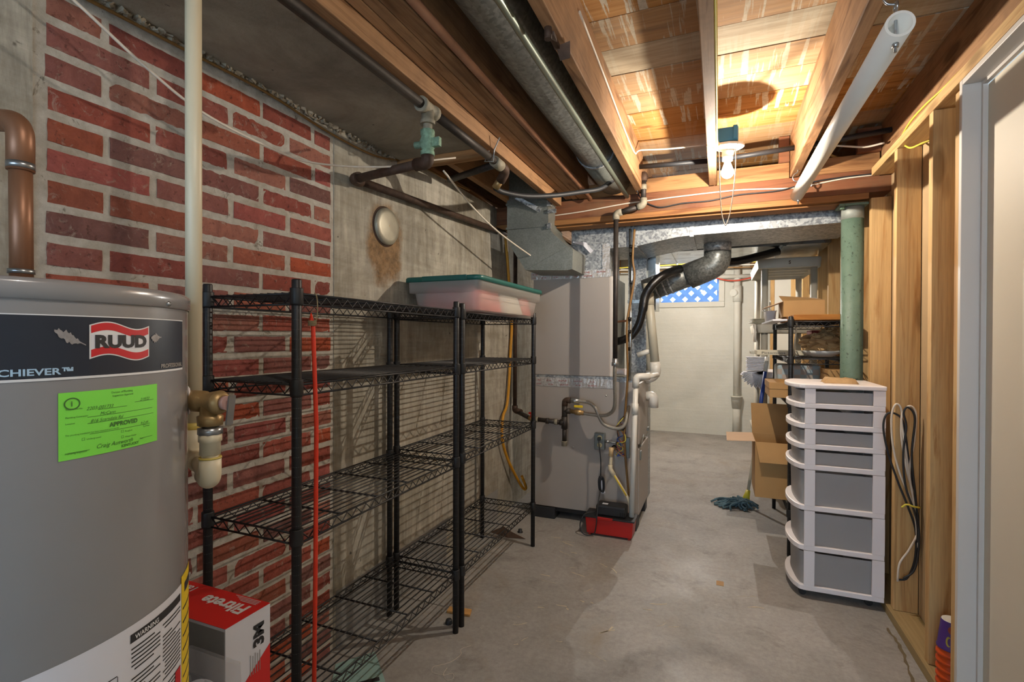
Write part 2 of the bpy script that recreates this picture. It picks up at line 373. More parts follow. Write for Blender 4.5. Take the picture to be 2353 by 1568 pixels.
def translucent(name, col, tr, rough=.35):
    m = NT(name); m.done(col, rough, 0, .4); t = m.n('ShaderNodeBsdfTransparent'); x = m.n('ShaderNodeMixShader'); tl = m.n('ShaderNodeBsdfTranslucent'); x2 = m.n('ShaderNodeMixShader')
    tl.inputs[0].default_value = lin(col); x2.inputs[0].default_value = .35; m.l(m.b.outputs[0], x2.inputs[1]); m.l(tl.outputs[0], x2.inputs[2])
    x.inputs[0].default_value = tr; m.l(x2.outputs[0], x.inputs[1]); m.l(t.outputs[0], x.inputs[2])
    m.l(x.outputs[0], m.t.nodes['Material Output'].inputs[0]); return m.m
M['frost'] = translucent('frosted_plastic', '#cfccca', .25); M['bin'] = translucent('cloudy_plastic', '#e3dcd4', .5)
M['clear'] = translucent('clear_film', '#cfd2da', .72, .12); M['pane'] = translucent('window_glass', '#dfeaf2', .93, .03)
def bulb_glass(name, col):                     # frosted glass glowing from the lamp inside it
    m = NT(name); e = m.n('ShaderNodeEmission'); e.inputs[0].default_value = col; e.inputs[1].default_value = 40
    t = m.n('ShaderNodeBsdfTransparent'); x = m.n('ShaderNodeMixShader'); x.inputs[0].default_value = .8
    m.l(e.outputs[0], x.inputs[1]); m.l(t.outputs[0], x.inputs[2]); m.l(x.outputs[0], m.t.nodes['Material Output'].inputs[0]); return m.m
M['bulb'] = bulb_glass('lit_bulb_glass', (1, .90, .76, 1))


# ================================================================== structure
floor = tag(part('floor', MB().box(-1.7, 1.3, -2.7, 7.2, -.1, 0), M['floor']), kind='structure')
# paint scrapes and scuffs lying on the floor paint
def scuffs():
    rn = random.Random(11); mb = MB()
    spots = [(-.93,2.95),(-.86,2.75),(-.75,2.62),(-.62,2.35),(-.70,2.2),(-.45,2.05),(-.80,2.05),(-.55,1.95),(-.35,2.35),(-.9,2.45),(-.25,2.2),(-.6,2.75),(-.72,1.85),(-.4,1.75),(.3,1.9),(.05,2.6),(-.95,3.0),(-.66,2.28)]
    for sx, sy in spots:
        for q in range(2):
            a = rn.uniform(-.6, .9); L = rn.uniform(.02, .11); x = sx+rn.uniform(-.07,.07); y = sy+rn.uniform(-.06,.06); n = 6; wd = rn.uniform(.001,.0045)
            pts = []; cx, cy = x, y
            for i in range(n): cx += math.cos(a)*L/n; cy += math.sin(a)*L/n; a += rn.uniform(-.35,.35); pts.append((cx, cy, a))
            vs = []
            for i, (px, py, an) in enumerate(pts):
                ww = wd*(.3+rn.random())
                vs += [(px-math.sin(an)*ww, py+math.cos(an)*ww, .0006), (px+math.sin(an)*ww, py-math.cos(an)*ww, .0006)]
            mb.add(vs, [(2*i, 2*i+1, 2*i+3, 2*i+2) for i in range(n-1)])
    return mb
M['scuff'] = paint('bare_scuff', '#c2b59c', .8, 0, .12, 20)
part('paint_scuffs', scuffs(), M['scuff'], floor, kind='stuff')
M['old_tape'] = paint('old_tape_residue', '#b08d63', .8, 0, .1, 20)
gl = MB(); rn = random.Random(77); vs = []                # dried glue line along the sill
for i in range(31):
    f = i/30; yy = 2.60-.75*f; xx = .672+.012*math.sin(f*9)+rn.uniform(-.006,.006); ww = rn.uniform(.002,.007); vs += [(xx-ww,yy,.0008),(xx+ww,yy,.0008)]
gl.add(vs, [(2*i,2*i+1,2*i+3,2*i+2) for i in range(30)])
part('glue_line', gl, paint('dried_glue', '#6e6149', .7, 0, .25, 20), floor)
part('tape_residue', MB().box(.395, .445, 2.02, 2.10, .0002, .0012), M['old_tape'], floor)
part('tape_residue', MB().box(-.005, .03, 2.72, 2.77, .0002, .0012), M['old_tape'], floor)

wl = MB().box(-1.62, -1.4, -2.7, .625, 0, 2.112).box(-1.62, -1.4, 1.563, 7.2, 0, 2.112).box(-1.62, -1.46, .6, 1.6, 0, 2.2)
wall_left = tag(part('wall_left', wl, M['concrete_wall']), kind='structure')
part('mortar_bed', MB().box(-1.47, -1.4032, .60, 1.565, 0, 2.075), M['mortar'], wall_left)
BR = ['#96584d','#9a5c49','#884c43','#966557','#a5543b','#795650','#8f5d55','#9b5646','#935043','#855851','#9f5a45','#98564f']
def brick_mesh(L, hgt, seed):
    rn = random.Random(seed); nx, nz = max(3, int(L/.014)), 3; d = .03; vs = []; fs = []; j = lambda a: rn.uniform(-a, a)
    for k in range(nz+1):
        for i in range(nx+1):
            y = -L/2+L*i/nx; z = -hgt/2+hgt*k/nz; e = (i in (0, nx)) or (k in (0, nz))
            vs.append(((-.0035 if e else 0)+j(.0008), y+(j(.0010) if i in (0,nx) else 0), z+(j(.0008) if k in (0,nz) else 0)))
    W = nx+1
    for k in range(nz):
        for i in range(nx): fs.append((k*W+i, k*W+i+1, (k+1)*W+i+1, (k+1)*W+i))
    ring = [i for i in range(W)] + [k*W+nx for k in range(1, nz+1)] + [nz*W+i for i in range(nx-1, -1, -1)] + [k*W for k in range(nz-1, 0, -1)]
    b = len(vs); vs += [(-d, vs[i][1]*1.0, vs[i][2]) for i in ring]; n = len(ring)
    for i in range(n): fs.append((ring[(i+1) % n], ring[i], b+i, b+(i+1) % n))
    me = bpy.data.meshes.new('brick'); me.from_pydata(vs, [], fs); me.materials.append(M['brick']); me.update(); return me
bcache = {}
rb = random.Random(3)
for k in range(-21, 8):
    z0 = 1.461+k*.0705; z1 = z0+.0705
    if z1 < .03: continue
    ys = [.642,.881,1.112,1.335,1.555] if k % 2 == 0 else [.642,.770,.997,1.225,1.452,1.555]
    for i in range(len(ys)-1):
        L = round((ys[i+1]-ys[i])-.020, 2); key = (L, rb.randrange(3))
        if key not in bcache: bcache[key] = brick_mesh(L, .0505, len(bcache)*17+5)
        o = bpy.data.objects.new('brick', bcache[key]); C.objects.link(o); o.parent = wall_left
        o.location = (-1.3985+rb.uniform(-.0015,.0015), (ys[i]+ys[i+1])/2+rb.uniform(-.003,.003), (z0+z1)/2+rb.uniform(-.002,.002))
        o.rotation_euler = (rb.uniform(-.008,.008), 0, 0)
        c = lin(rb.choice(BR)); f = rb.uniform(1.05, 1.38); o.color = (c[0]*f, c[1]*f, c[2]*f, 1)
tag(part('baseboard_left', MB().box(-1.4, -1.398, 1.575, 2.45, 0, .23).box(-1.4, -1.398, 2.9, 3.15, 0, .20), paint('grey_wall_paint', '#8f8d89', .7, 0, .12, 8), bevel=0), kind='structure')
# sill timber on the concrete wall and framing above it
part('sill_plate', MB().box(-1.6, -1.42, 1.99, 7.1, 2.113, 2.15), M['joist'], wall_left)

# back wall with basement window
wb = MB().box(-1.62, -.79, 6.97, 7.2, 0, 2.35).box(.063, 1.3, 6.97, 7.2, 0, 2.35).box(-.79, .063, 6.97, 7.2, 0, 1.644).box(-.79, .063, 6.97, 7.2, 2.19, 2.35)
tag(part('wall_back', wb, M['white_wall']), kind='structure')
win = thing('window_1', None, None, (-.36, 6.97, 1.64), kind='structure')
fr = MB()
for a in ((-.79,-.72,1.7125,2.1295),(-.005,.063,1.7125,2.1295),(-.79,.063,1.644,1.712),(-.79,.063,2.13,2.19)): fr.box(a[0], a[1], 6.945, 7.03, a[2], a[3])
part('window_frame', fr, M['white_wall'], win, bevel=.006)
part('pane', MB().box(-.7195, -.0055, 7.0, 7.004, 1.7125, 2.1295), M['pane'], win)
# garden lattice standing outside the window
lat = thing('garden_lattice', 'pale blue diamond lattice panel outside the small basement window', 'lattice', (-.36, 7.45, 1.5))
for s_ in (-1, 1):
    for i in range(-6, 8):
        mb = MB(); cx = -.36+i*.165; mb.obox((cx, 7.45+.006*s_, 1.95), (.064, .008, 1.3), (0, s_*R(45), 0)); part('slat', mb, M['lattice'], lat)
part('rail', MB().box(-1.3, .6, 7.44, 7.47, 1.45, 1.50), M['lattice'], lat)
part('post', MB().box(-.03, .05, 7.46, 7.5, 1.40, 2.5), M['lattice'], lat)
tag(part('ground_outside', MB().box(-2.5, 2.5, 7.2, 9.5, 1.2, 1.4), paint('soil', '#6d6a5c', .9)), kind='structure')

# wall and window behind the viewer
wf = MB().box(-1.62, -1.3, -2.8, -2.6, 0, 2.35).box(.6, 1.3, -2.8, -2.6, 0, 2.35).box(-1.3, .6, -2.8, -2.6, 0, .55).box(-1.3, .6, -2.8, -2.6, 2.05, 2.35)
tag(part('wall_front', wf, M['white_wall']), kind='structure')
win2 = thing('window_2', None, None, (-.35, -2.7, .55), kind='structure'); fr = MB()
for a in ((-1.3,-1.24,.55,2.05),(.54,.6,.55,2.05),(-1.3,.6,.55,.61),(-1.3,.6,1.99,2.05),(-.38,-.32,.55,2.05)): fr.box(a[0], a[1], -2.74, -2.68, a[2], a[3])
part('window_frame', fr, M['trim_white'], win2); part('pane', MB().box(-1.24, .54, -2.72, -2.716, .61, 1.99), M['pane'], win2)

# ceiling: boards over the joists, old slab along the brick wall
ceil = thing('ceiling', None, None, (0, 2, 2.36), kind='structure')
part('gap_backing', MB().box(-1.7, 1.3, -2.8, 7.2, 2.374, 2.39), M['dark_gap'], ceil)  # added dark backing, keeps sky light from leaking through the board gaps
y = 1.753-.1965*22; i = 0; rp = random.Random(21); pm_ = bpy.data.meshes.new('plank')
mb = MB().box(-1.13, 1.13, -.0962, .0962, -.01, .01); pm_.from_pydata([tuple(v) for v in mb.v], [], mb.f); pm_.materials.append(M['plank'])
while y < 7.0:
    o = bpy.data.objects.new('plank', pm_); C.objects.link(o); o.parent = ceil
    o.location = (.13-0+rp.uniform(-.02,.02), y+.0983-2, 2.3635-2.36+rp.uniform(-.0015,.0015))
    wv = .9 if abs(y-1.9495) < .02 else (.0 if rp.random() < .7 else rp.uniform(.1, .5))
    o.color = (wv, rp.choice([1,1,1,.9,.5,.15]), 0, 1); y += .1965; i += 1
sl = MB().box(-1.62, -.955, -2.7, 1.975, 2.066, 2.34)
part('concrete_slab', sl, M['slab'], ceil, 'dark rough concrete slab')
part('header_board', MB().box(-1.42, -.955, 1.98, 2.02, 2.03, 2.20), M['joist_x'], ceil)
part('header_board', MB().box(-1.42, -.955, 2.06, 2.10, 2.10, 2.33), M['joist_x'], ceil)
mb = MB(); rn = random.Random(5)                       # crumbly concrete edge where the slab meets the wall
for q in range(420):
    yy = rn.uniform(.3, 1.95); mb.obox((-1.398+rn.uniform(-.004,.010), yy, 2.060+rn.uniform(-.008,.006)), (rn.uniform(.004,.014), rn.uniform(.006,.024), rn.uniform(.004,.014)), (rn.uniform(0,3), rn.uniform(0,3), rn.uniform(0,3)))
part('crumbled_edge', mb, M['slab'], ceil, kind='stuff')

# joists
def joist(x0, x1, y0, y1, label, z0=2.12, z1=2.352, mat='joist', group='floor joists overhead', cat='joist', name='floor_joist'):
    return solo(name, MB().box(x0, x1, y0, y1, z0, z1), M[mat], label, cat, group, bevel=.003)
joist(-.468, -.428, -2.6, 3.10, 'rough brown ceiling joist just right of the round grey duct')
joist(-.057, -.017, -2.6, 3.12, 'ceiling joist carrying the lit bulb and blue box')
joist(.354, .396, -2.6, 3.12, 'ceiling joist with a split edge above the white hanging pipe')
joist(.767, .807, -2.6, 3.12, 'rightmost ceiling joist running above the stud wall')
joist(-.908, -.869, -2.6, 3.10, 'leftmost of the three joists bolted side by side near the slab')
joist(-.867, -.829, -2.6, 3.11, 'middle one of the three joists side by side')
joist(-.826, -.768, -2.6, 3.12, 'rightmost of the three side-by-side joists, beside the copper line')
joist(-.9535, -.912, -2.6, 3.02, 'thin pale strip of wood along the edge of the dark slab', 2.062, 2.14, 'joist', None, 'wood strip', 'edge_strip')
joist(-1.29, -1.25, 2.12, 3.12, 'short ceiling joist above the grey concrete wall')
for i, x in enumerate((-1.27, -.85, -.448, -.037, .375, .787)):
    joist(x-.02, x+.02, 3.27, 6.95, ('joist beyond the main beam, %s from the left' % ['first','second','third','fourth','fifth','sixth'][i]), group='joists of the rear room')
jb = thing('joist_bracket', 'rusty bent bracket nailed under the joist beside the green pipe', 'bracket', (-.448, 1.42, 2.11))
part('pin', MB().tube([(-.452,1.36,2.118),(-.452,1.36,2.085)], .011, 10), M['rust_iron'], jb); part('strap', MB().obox((-.449,1.41,2.108),(.016,.09,.012),(R(6),0,.1)), M['rust_iron'], jb)
part('tab', MB().add([(-.455,1.445,2.112),(-.415,1.455,2.125),(-.42,1.475,2.085),(-.45,1.47,2.08)], [(0,1,2,3),(3,2,1,0)]), M['rust_iron'], jb)
# main beam
bm = thing('main_beam', 'reddish brown built-up wooden beam crossing the ceiling above the furnace', 'beam', (-.2, 3.19, 1.93))
part('beam_timber', MB().box(-1.45, .95, 3.122, 3.25, 2.0, 2.118), M['beam'], bm, bevel=.003)
part('ledger_strip', MB().box(-1.45, .715, 3.112, 3.26, 1.966, 1.998), M['ledger'], bm, bevel=.002)
part('bottom_board', MB().box(-1.45, .715, 3.15, 3.26, 1.955, 1.9655), M['ledger'], bm, bevel=.002)
for i, (x0, x1, lab) in enumerate(((-.766,-.47,'wooden block on the beam behind the green pipe'),(-.426,-.059,'wooden block on the beam left of the lit bulb'),(-.015,.352,'wooden block on the beam behind the lit bulb'),(.398,.765,'wooden block on the beam behind the white hanging pipe'))):
    solo('blocking', MB().box(x0, x1, 3.13, 3.17, 2.12, 2.205), M['joist_x'], lab, 'wood block', 'blocks between joists on the beam', bevel=.002)
solo('blocking', MB().box(.30, .352, 3.125, 3.16, 2.206, 2.35), M['beam'], 'small upright wooden block left of the split joist', 'wood block', bevel=.002)
solo('blocking', MB().box(.66, .765, 3.10, 3.15, 2.206, 2.33), M['beam'], 'dark wooden block in the corner over the stud wall', 'wood block', bevel=.002)

# stud wall on the right
wr = thing('wall_right', None, None, (.76, 2.6, 0), kind='structure')
part('bottom_plate', MB().box(.705, .81, 2.06, 3.14, 0, .04), M['treated'], wr, bevel=.002)
part('top_plate', MB().box(.72, .81, 1.0, 3.095, 2.078, 2.117), M['stud_y'], wr, bevel=.002)
part('top_plate', MB().box(.75, .81, 3.27, 6.95, 2.078, 2.117), M['stud_y'], wr)
for y0, z1 in ((2.692, 2.077), (2.290, 2.077), (2.064, 2.05), (3.095, 1.965)):
    part('stud', MB().box(.72, .809, y0, y0+.038, .041, z1), M['stud'], wr, bevel=.002)
yy = 3.42
while yy < 6.9: part('stud', MB().box(.73, .81, yy, yy+.038, 0, 2.077), M['stud'], wr, bevel=.002); yy += .406
part('wall_board', MB().box(.812, .826, 2.06, 3.2, 0, 2.35), M['drywall_back'], wr)
part('wall_board', MB().box(.812, .826, 3.2, 7.0, 0, 2.35), M['drywall'], wr)
part('wall_board', MB().box(.812, .83, -2.7, 1.2, 0, 2.35).box(.812, .83, 1.2, 2.07, 2.08, 2.35), M['drywall'], wr)
part('rear_partition', MB().box(.60, .81, 6.60, 6.63, 0, 2.1), M['drywall'], wr)
part('stud', MB().box(.56, .598, 6.60, 6.69, 0, 2.1), M['stud'], wr)
# door in its jamb at the right edge
dr = thing('door_1', None, None, (.79, 1.62, 0), kind='structure')
part('door_leaf', MB().box(.778, .812, 1.205, 2.034, .012, 2.042), M['door_paint'], dr, bevel=.002)
part('side_jamb', MB().box(.716, .83, 2.042, 2.062, 0, 2.072), M['trim_white'], dr, bevel=.002)
part('side_jamb', MB().box(.716, .83, 1.18, 1.198, 0, 2.072), M['trim_white'], dr, bevel=.002)
part('head_jamb', MB().box(.716, .83, 1.198, 2.0415, 2.054, 2.072), M['trim_white'], dr, bevel=.002)
part('door_stop', MB().box(.764, .776, 2.030, 2.041, 0, 2.053).box(.764, .776, 1.2, 2.03, 2.043, 2.0535), M['trim_white'], dr)

# ================================================================== lamps
def filament(loc, watts, col, parent):
    d = bpy.data.lights.new('bulb_lamp', 'POINT'); d.energy = watts; d.color = col; d.shadow_soft_size = .007
    o = bpy.data.objects.new('bulb_lamp', d); C.objects.link(o); o.parent = parent; o.location = Vector(loc)-woff(parent)
def bulb_mesh(c, r=.029):
    prof = [(.0001,-.052)] + [(r*math.sin(a), -.022-r*math.cos(a)) for a in [k*math.pi/12 for k in range(1, 9)]] + [(.0145,.022),(.0125,.034)]
    return MB().lathe(prof, c, 20)
lf = thing('bulb_fixture', 'lit bare bulb in a white porcelain holder under a blue box', 'light', (.035, 2.6, 2.16))
bx_ = MB().box(-.016, .078, 2.545, 2.655, 2.158, 2.222).box(.055, .075, 2.535, 2.545, 2.16, 2.225)
part('junction_box', bx_, M['blue_box'], lf, bevel=.004)
ax = (0.06, -.10, 1)
part('lamp_holder', MB().lathe([(.0001,.0),(.070,.0),(.070,-.010),(.056,-.018),(.030,-.024),(.0265,-.03),(.0265,-.052),(.0235,-.056),(.0225,-.074),(.0001,-.074)], (.037, 2.6, 2.157), 32, ax), M['ceramic'], lf)
part('bulb', bulb_mesh((.033, 2.607, 2.052)), M['bulb'], lf, 'glowing bulb'); filament((.033, 2.607, 2.028), BULB_MAIN, (1, .89, .75), lf)
st = MB().tube(smooth_path([(-.006,2.548,2.18),(-.004,2.548,2.10),(.0,2.548,1.95),(.008,2.548,1.83),(.022,2.548,1.772),(.03,2.548,1.772),(.046,2.548,1.83),(.062,2.548,1.95),(.068,2.55,2.06),(.066,2.56,2.132)]), .0022, 6)
part('pull_string', st, M['white_cable'], lf)
def porch(loc, watts, col, label):
    t = thing('bulb_fixture', label, 'light', (loc[0], loc[1], 2.12)); x, y, z = loc
    part('junction_box', MB().lathe([(.0001,0),(.055,0),(.055,-.02),(.0001,-.02)], (x, y, 2.12), 8), M['blue_box'], t)
    part('lamp_holder', MB().lathe([(.0001,0),(.062,0),(.05,-.014),(.026,-.02),(.026,-.05),(.0001,-.05)], (x, y, 2.10), 24), M['ceramic'], t)
    part('bulb', bulb_mesh((x, y, 2.018)), M['bulb'], t); filament((x, y, 1.995), watts, col, t)
porch((-.26, 5.45, 2.02), BULB_REAR, (1, .95, .88), 'bare bulb on the ceiling of the rear room behind the ducts')
solo('lamp_board', MB().box(-.42, -.06, 5.38, 5.52, 2.1205, 2.14), M['joist_x'], 'board between joists holding the rear bulb', 'board')
porch((0.0, .38, 2.02), BULB_NEAR, (1, .92, .82), 'bare bulb on the ceiling above the viewer')

# ================================================================== pipes and cables
def pipe_thing(name, label, cat, loc, runs):
    t = thing(name, label, cat, loc)
    for nm, pts, r, mat, rad in runs: part(nm, MB().tube(bend(pts, rad) if rad else pts, r, 14), M[mat], t)
    return t
gp = thing('gas_pipe', 'dark iron gas pipe under the slab with a green valve and wall run', 'pipe', (-.935, 1.5, 2.03))
GX = -.935
part('pipe', MB().tube([(GX-.01,-.6,2.03),(GX,1.48,2.03)], .0165, 14), M['black_iron'], gp)
part('pipe', MB().tube([(GX,1.52,2.03),(GX+.012,2.06,2.022)], .0165, 14), M['black_iron'], gp)
part('tee', MB().tube([(GX,1.455,2.03),(GX,1.47,2.03),(GX,1.472,2.03),(GX,1.53,2.03),(GX,1.532,2.03),(GX,1.548,2.03)], [.026,.026,.023,.023,.026,.026], 16).tube([(GX,1.5,2.03),(GX,1.5,1.99),(GX,1.5,1.989),(GX,1.5,1.975)], [.022,.022,.026,.026], 16), M['grey_fit'], gp)
part('nipple', MB().tube([(GX,1.5,1.985),(GX,1.5,1.945)], .0165, 14), M['grey_fit'], gp)
gv = part('gas_valve', MB().tube([(GX,1.5,1.955),(GX,1.5,1.938),(GX,1.5,1.936),(GX,1.5,1.915),(GX,1.5,1.905),(GX,1.5,1.885),(GX,1.5,1.883),(GX,1.5,1.868)], [.025,.025,.020,.028,.028,.020,.025,.025], 8), M['verdigris'], gp, 'green corroded valve')
part('key', MB().tube([(GX-.05,1.5,1.91),(GX+.03,1.5,1.91)], .012, 10).box(GX+.02, GX+.05, 1.492, 1.508, 1.895, 1.925), M['verdigris'], gv)
part('elbow', MB().tube(bend([(GX,1.5,1.87),(GX,1.5,1.845),(GX-.055,1.515,1.848)], .03), .0225, 14), M['rust_iron'], gp)
part('pipe', MB().tube([(GX-.04,1.51,1.848),(-1.352,1.625,1.872)], .0165, 14), M['rust_iron'], gp)
part('elbow', MB().tube(bend([(-1.32,1.615,1.871),(-1.358,1.628,1.874),(-1.358,1.67,1.877)], .02), .0235, 14), M['rust_iron'], gp)
part('pipe', MB().tube([(-1.358,1.66,1.877),(-1.358,3.2,1.957)], .0165, 14), M['rust_iron'], gp)
gt = part('tee', MB().tube([(GX+.011,2.03,2.022),(GX+.013,2.10,2.02)], .024, 14), M['grey_fit'], gp)
part('elbow', MB().tube(bend([(GX+.013,2.09,2.02),(GX+.02,2.15,2.015),(GX-.02,2.17,1.975)], .03), .022, 14), M['rust_iron'], gp)
part('union', MB().tube([(GX-.02,2.17,1.98),(GX-.05,2.18,1.95)], .019, 8), M['brass'], gp)
part('hanger', MB().tube([(GX+.01,1.98,2.05),(GX-.01,1.98,2.005),(GX+.03,1.98,2.0),(GX+.035,1.98,2.05),(GX+.06,1.98,2.10)], .003, 6), M['galv'], gp)
part('branch_pipe', MB().tube([(GX+.012,2.065,2.02),(-1.30,2.30,2.06)], .0165, 12), M['black_iron'], gp)
solo('gas_hose', MB().tube(smooth_path([(-.985,2.18,1.95),(-.97,2.24,1.945),(-.90,2.36,1.95),(-.80,2.52,1.985),(-.70,2.68,2.035),(-.62,2.78,2.07),(-.57,2.86,2.13),(-.53,2.95,2.2)]), .0125, 12), M['black_rubber'], 'black flexible gas hose sagging in front of the sheet metal duct', 'hose')
# white cable and brown cable along the wall
solo('cable', MB().tube(smooth_path([(-1.26,.56,1.97),(-1.25,.626,1.942),(-1.25,.764,1.876),(-1.25,.903,1.827),(-1.25,1.091,1.809),(-1.25,1.26,1.813),(-1.20,1.43,1.842),(-1.10,1.56,1.872),(-1.02,1.66,1.915),(-.98,1.78,1.96)]), .0035, 8), M['white_cable'], 'thin white cable sagging across the brick wall', 'cable')
solo('cable', MB().tube(smooth_path([(-1.385,.45,2.03),(-1.385,.727,2.037),(-1.385,.959,2.042),(-1.385,1.239,2.046),(-1.385,1.522,2.023),(-1.385,1.815,2.03),(-1.385,2.086,2.092),(-1.36,2.4,2.09),(-1.33,2.58,2.084)]), .0045, 8), M['brown_cable'], 'brown cable clipped along the top of the brick wall', 'cable')
solo('cable', MB().tube(smooth_path([(-1.15,1.98,1.99),(-1.16,2.3,1.90),(-1.15,2.62,1.83),(-1.10,3.0,1.755),(-1.08,3.15,1.73)]), .0045, 8), M['white_cable'], 'pale cable slanting down in front of the concrete wall to the duct', 'cable')
solo('cable', MB().tube(smooth_path([(-1.385,3.19,2.134),(-1.38,3.24,1.897),(-1.38,3.29,1.66),(-1.38,3.345,1.354),(-1.38,3.33,1.166),(-1.375,3.266,.799),(-1.37,3.17,.691),(-1.365,3.15,.545),(-1.36,3.25,.373),(-1.33,3.43,.15),(-1.30,3.44,.14),(-1.31,3.38,.24)]), .010, 10), M['yellow_cable'], 'thick amber cable hanging down the concrete wall beside the furnace', 'cable')
solo('cable', MB().tube(smooth_path([(-.425,1.6,2.30),(-.424,2.0,2.27),(-.424,2.4,2.24),(-.424,2.75,2.235),(-.40,2.8,2.262),(-.25,2.82,2.256),(-.06,2.82,2.25)]), .0045, 8), M['white_cable'], 'ivory cable stapled along the joist side and across the bay', 'cable')
solo('cable', MB().tube(smooth_path([(-.0135,1.2,2.125),(-.0125,1.9,2.123),(-.0125,2.45,2.122),(-.004,2.56,2.15)]), .0045, 8), M['lemon_cable'], 'yellowish cable along the joist leading to the lit bulb', 'cable')
solo('cable', MB().tube(smooth_path([(-1.0,3.116,2.03),(-.8,3.117,2.04),(-.55,3.117,2.062),(-.40,3.117,2.068),(-.2,3.117,2.075),(.1,3.117,2.078),(.35,3.117,2.06),(.45,3.117,2.066),(.6,3.117,2.083),(.74,3.117,2.087)]), .004, 8), M['white_cable'], 'grey-white cable running along the face of the wooden beam', 'cable')
solo('cable', MB().tube(smooth_path([(-.46,3.06,2.125),(-.43,3.11,2.07),(-.36,3.114,2.03),(-.31,3.114,2.02),(-.2,3.114,2.032),(-.05,3.114,2.032),(.1,3.114,2.05),(.3,3.114,2.052),(.45,3.114,2.08),(.6,3.114,2.09),(.74,3.114,2.092)]), .004, 8), M['black_rubber'], 'dark cable draped along the wooden beam', 'cable')
solo('cable_clip', MB().box(.445, .458, 3.108, 3.121, 2.058, 2.092), M['white_plastic'], 'small white clip holding cables on the beam', 'clip', bevel=.003)
# water pipes beside the joists
solo('copper_line', MB().tube([(-.742,-2.5,2.128),(-.745,3.05,2.118),(-.745,3.08,2.10)], .0145, 14), M['copper'], 'long copper water line fixed under the edge of the joists', 'pipe')
solo('green_pipe', MB().tube([(-.52,-2.5,2.098),(-.521,3.10,2.10)], .0125, 14), paint('green_grey_steel', '#7c877a', .35, .6, .25, 8, 0, 80, .5, (1,.2,1)), 'pale green steel pipe running below the round grey duct', 'pipe')
rdct = thing('round_duct', 'long round grey duct in the bay between the joists', 'duct', (-.60, 1, 2.14))
part('duct_body', MB().tube([(-.60,-2.5,2.225),(-.60,2.62,2.225)], .098, 28), M['galv_dark'], rdct)
part('duct_body', MB().tube([(-.60,2.60,2.225),(-.60,3.11,2.225)], .102, 28), M['galv_dull'], rdct)
part('seam_band', MB().hollow((-.60,2.585,2.225), (-.60,2.605,2.225), .105, .098, 28), M['galv'], rdct)
# gas drop in front of the beam
gd = thing('gas_drop', 'black iron gas pipe dropping from the beam down beside the furnace', 'pipe', (-.58, 3.06, 1.1))
part('elbow', MB().tube(bend([(-.418,3.11,2.205),(-.418,3.06,2.215),(-.418,3.06,2.17)], .03), .021, 12), M['rust_iron'], gd)
part('pipe', MB().tube([(-.418,3.06,2.18),(-.418,3.06,2.06)], .0155, 12), M['black_iron'], gd)
part('coupling', MB().tube([(-.418,3.06,2.150),(-.418,3.06,2.12)], .0185, 12), M['grey_fit'], gd)
part('elbow', MB().tube(bend([(-.418,3.06,2.07),(-.418,3.06,2.03),(-.455,3.06,2.02)], .03), .021, 12), M['grey_fit'], gd)
part('pipe', MB().tube([(-.445,3.06,2.021),(-.565,3.06,1.998)], .0155, 12), M['black_iron'], gd)
part('elbow', MB().tube(bend([(-.545,3.06,2.0),(-.580,3.06,1.995),(-.580,3.06,1.955)], .03), .021, 12), M['grey_fit'], gd)
part('pipe', MB().tube([(-.580,3.06,1.965),(-.582,3.06,1.10)], .0145, 12), M['black_iron'], gd)
part('adapter', MB().tube([(-.582,3.06,1.115),(-.582,3.06,1.095),(-.582,3.06,1.09),(-.582,3.06,1.07)], [.017,.017,.021,.021], 8), M['chrome'], gd)
solo('black_conduit', MB().tube([(-.426,2.95,2.222),(-.25,2.95,2.215),(-.059,2.95,2.208)], .0135, 12), M['black_rubber'], 'black insulated tube crossing the bay left of the lit bulb', 'pipe')
solo('black_conduit', MB().tube([(-.015,2.95,2.207),(.352,2.95,2.222)], .0135, 12), M['black_rubber'], 'black insulated tube behind the lit bulb between two joists', 'pipe')
solo('black_conduit', MB().tube([(.398,2.95,2.224),(.766,2.95,2.252)], .0135, 12), M['black_rubber'], 'black insulated tube right of the white hanging pipe', 'pipe')
solo('cable', MB().tube(smooth_path([(.40,2.99,2.245),(.55,2.98,2.215),(.66,2.97,2.19),(.74,2.96,2.195)]), .005, 8), M['white_cable'], 'stub of white cable under the black tube at the stud wall', 'cable')
# hanging rod
hr = thing('hanging_rod', 'white plastic pipe hung from hooks below a joist as a clothes rod', 'rod', (.39, 2.2, 2.0))
part('rod', MB().hollow((.397,1.47,1.995), (.378,3.04,1.998), .031, .025, 28), M['pvc'], hr)
def hook(x, y, z):
    mb = MB().tube([(x,y,z+.045),(x,y,z-.055)], .0035, 8)
    mb.tube([(x+.0,y+.012*math.cos(a),z+.055+.012*math.sin(a)) for a in [k*math.pi/8 for k in range(17)]], .003, 8)
    mb.tube(smooth_path([(x,y,z+.062),(x-.018,y,z+.068),(x-.026,y,z+.085),(x-.018,y,z+.102),(x-.004,y,z+.112),(x-.002,y,z+.135)]), .003, 8)
    mb.tube([(x,y,z-.033),(x,y,z-.043)], .007, 6); return mb
part('hook', hook(.396, 1.50, 1.997), M['chrome'], hr); part('hook', hook(.379, 3.0, 1.998), M['chrome'], hr)
solo('yellow_cable', MB().tube(smooth_path([(.735,1.95,2.124),(.728,2.2,2.124),(.716,2.35,2.124),(.714,2.5,2.123),(.73,2.66,2.124)]), .004, 8), M['lemon_cable'], 'yellow cable lying along the top plate of the stud wall', 'cable')
solo('yellow_cable', MB().tube(smooth_path([(.74,2.66,2.075),(.745,2.60,2.045),(.76,2.50,2.03),(.80,2.42,2.02)]), .004, 8), M['lemon_cable'], 'short loop of yellow cable below the top plate between two studs', 'cable')

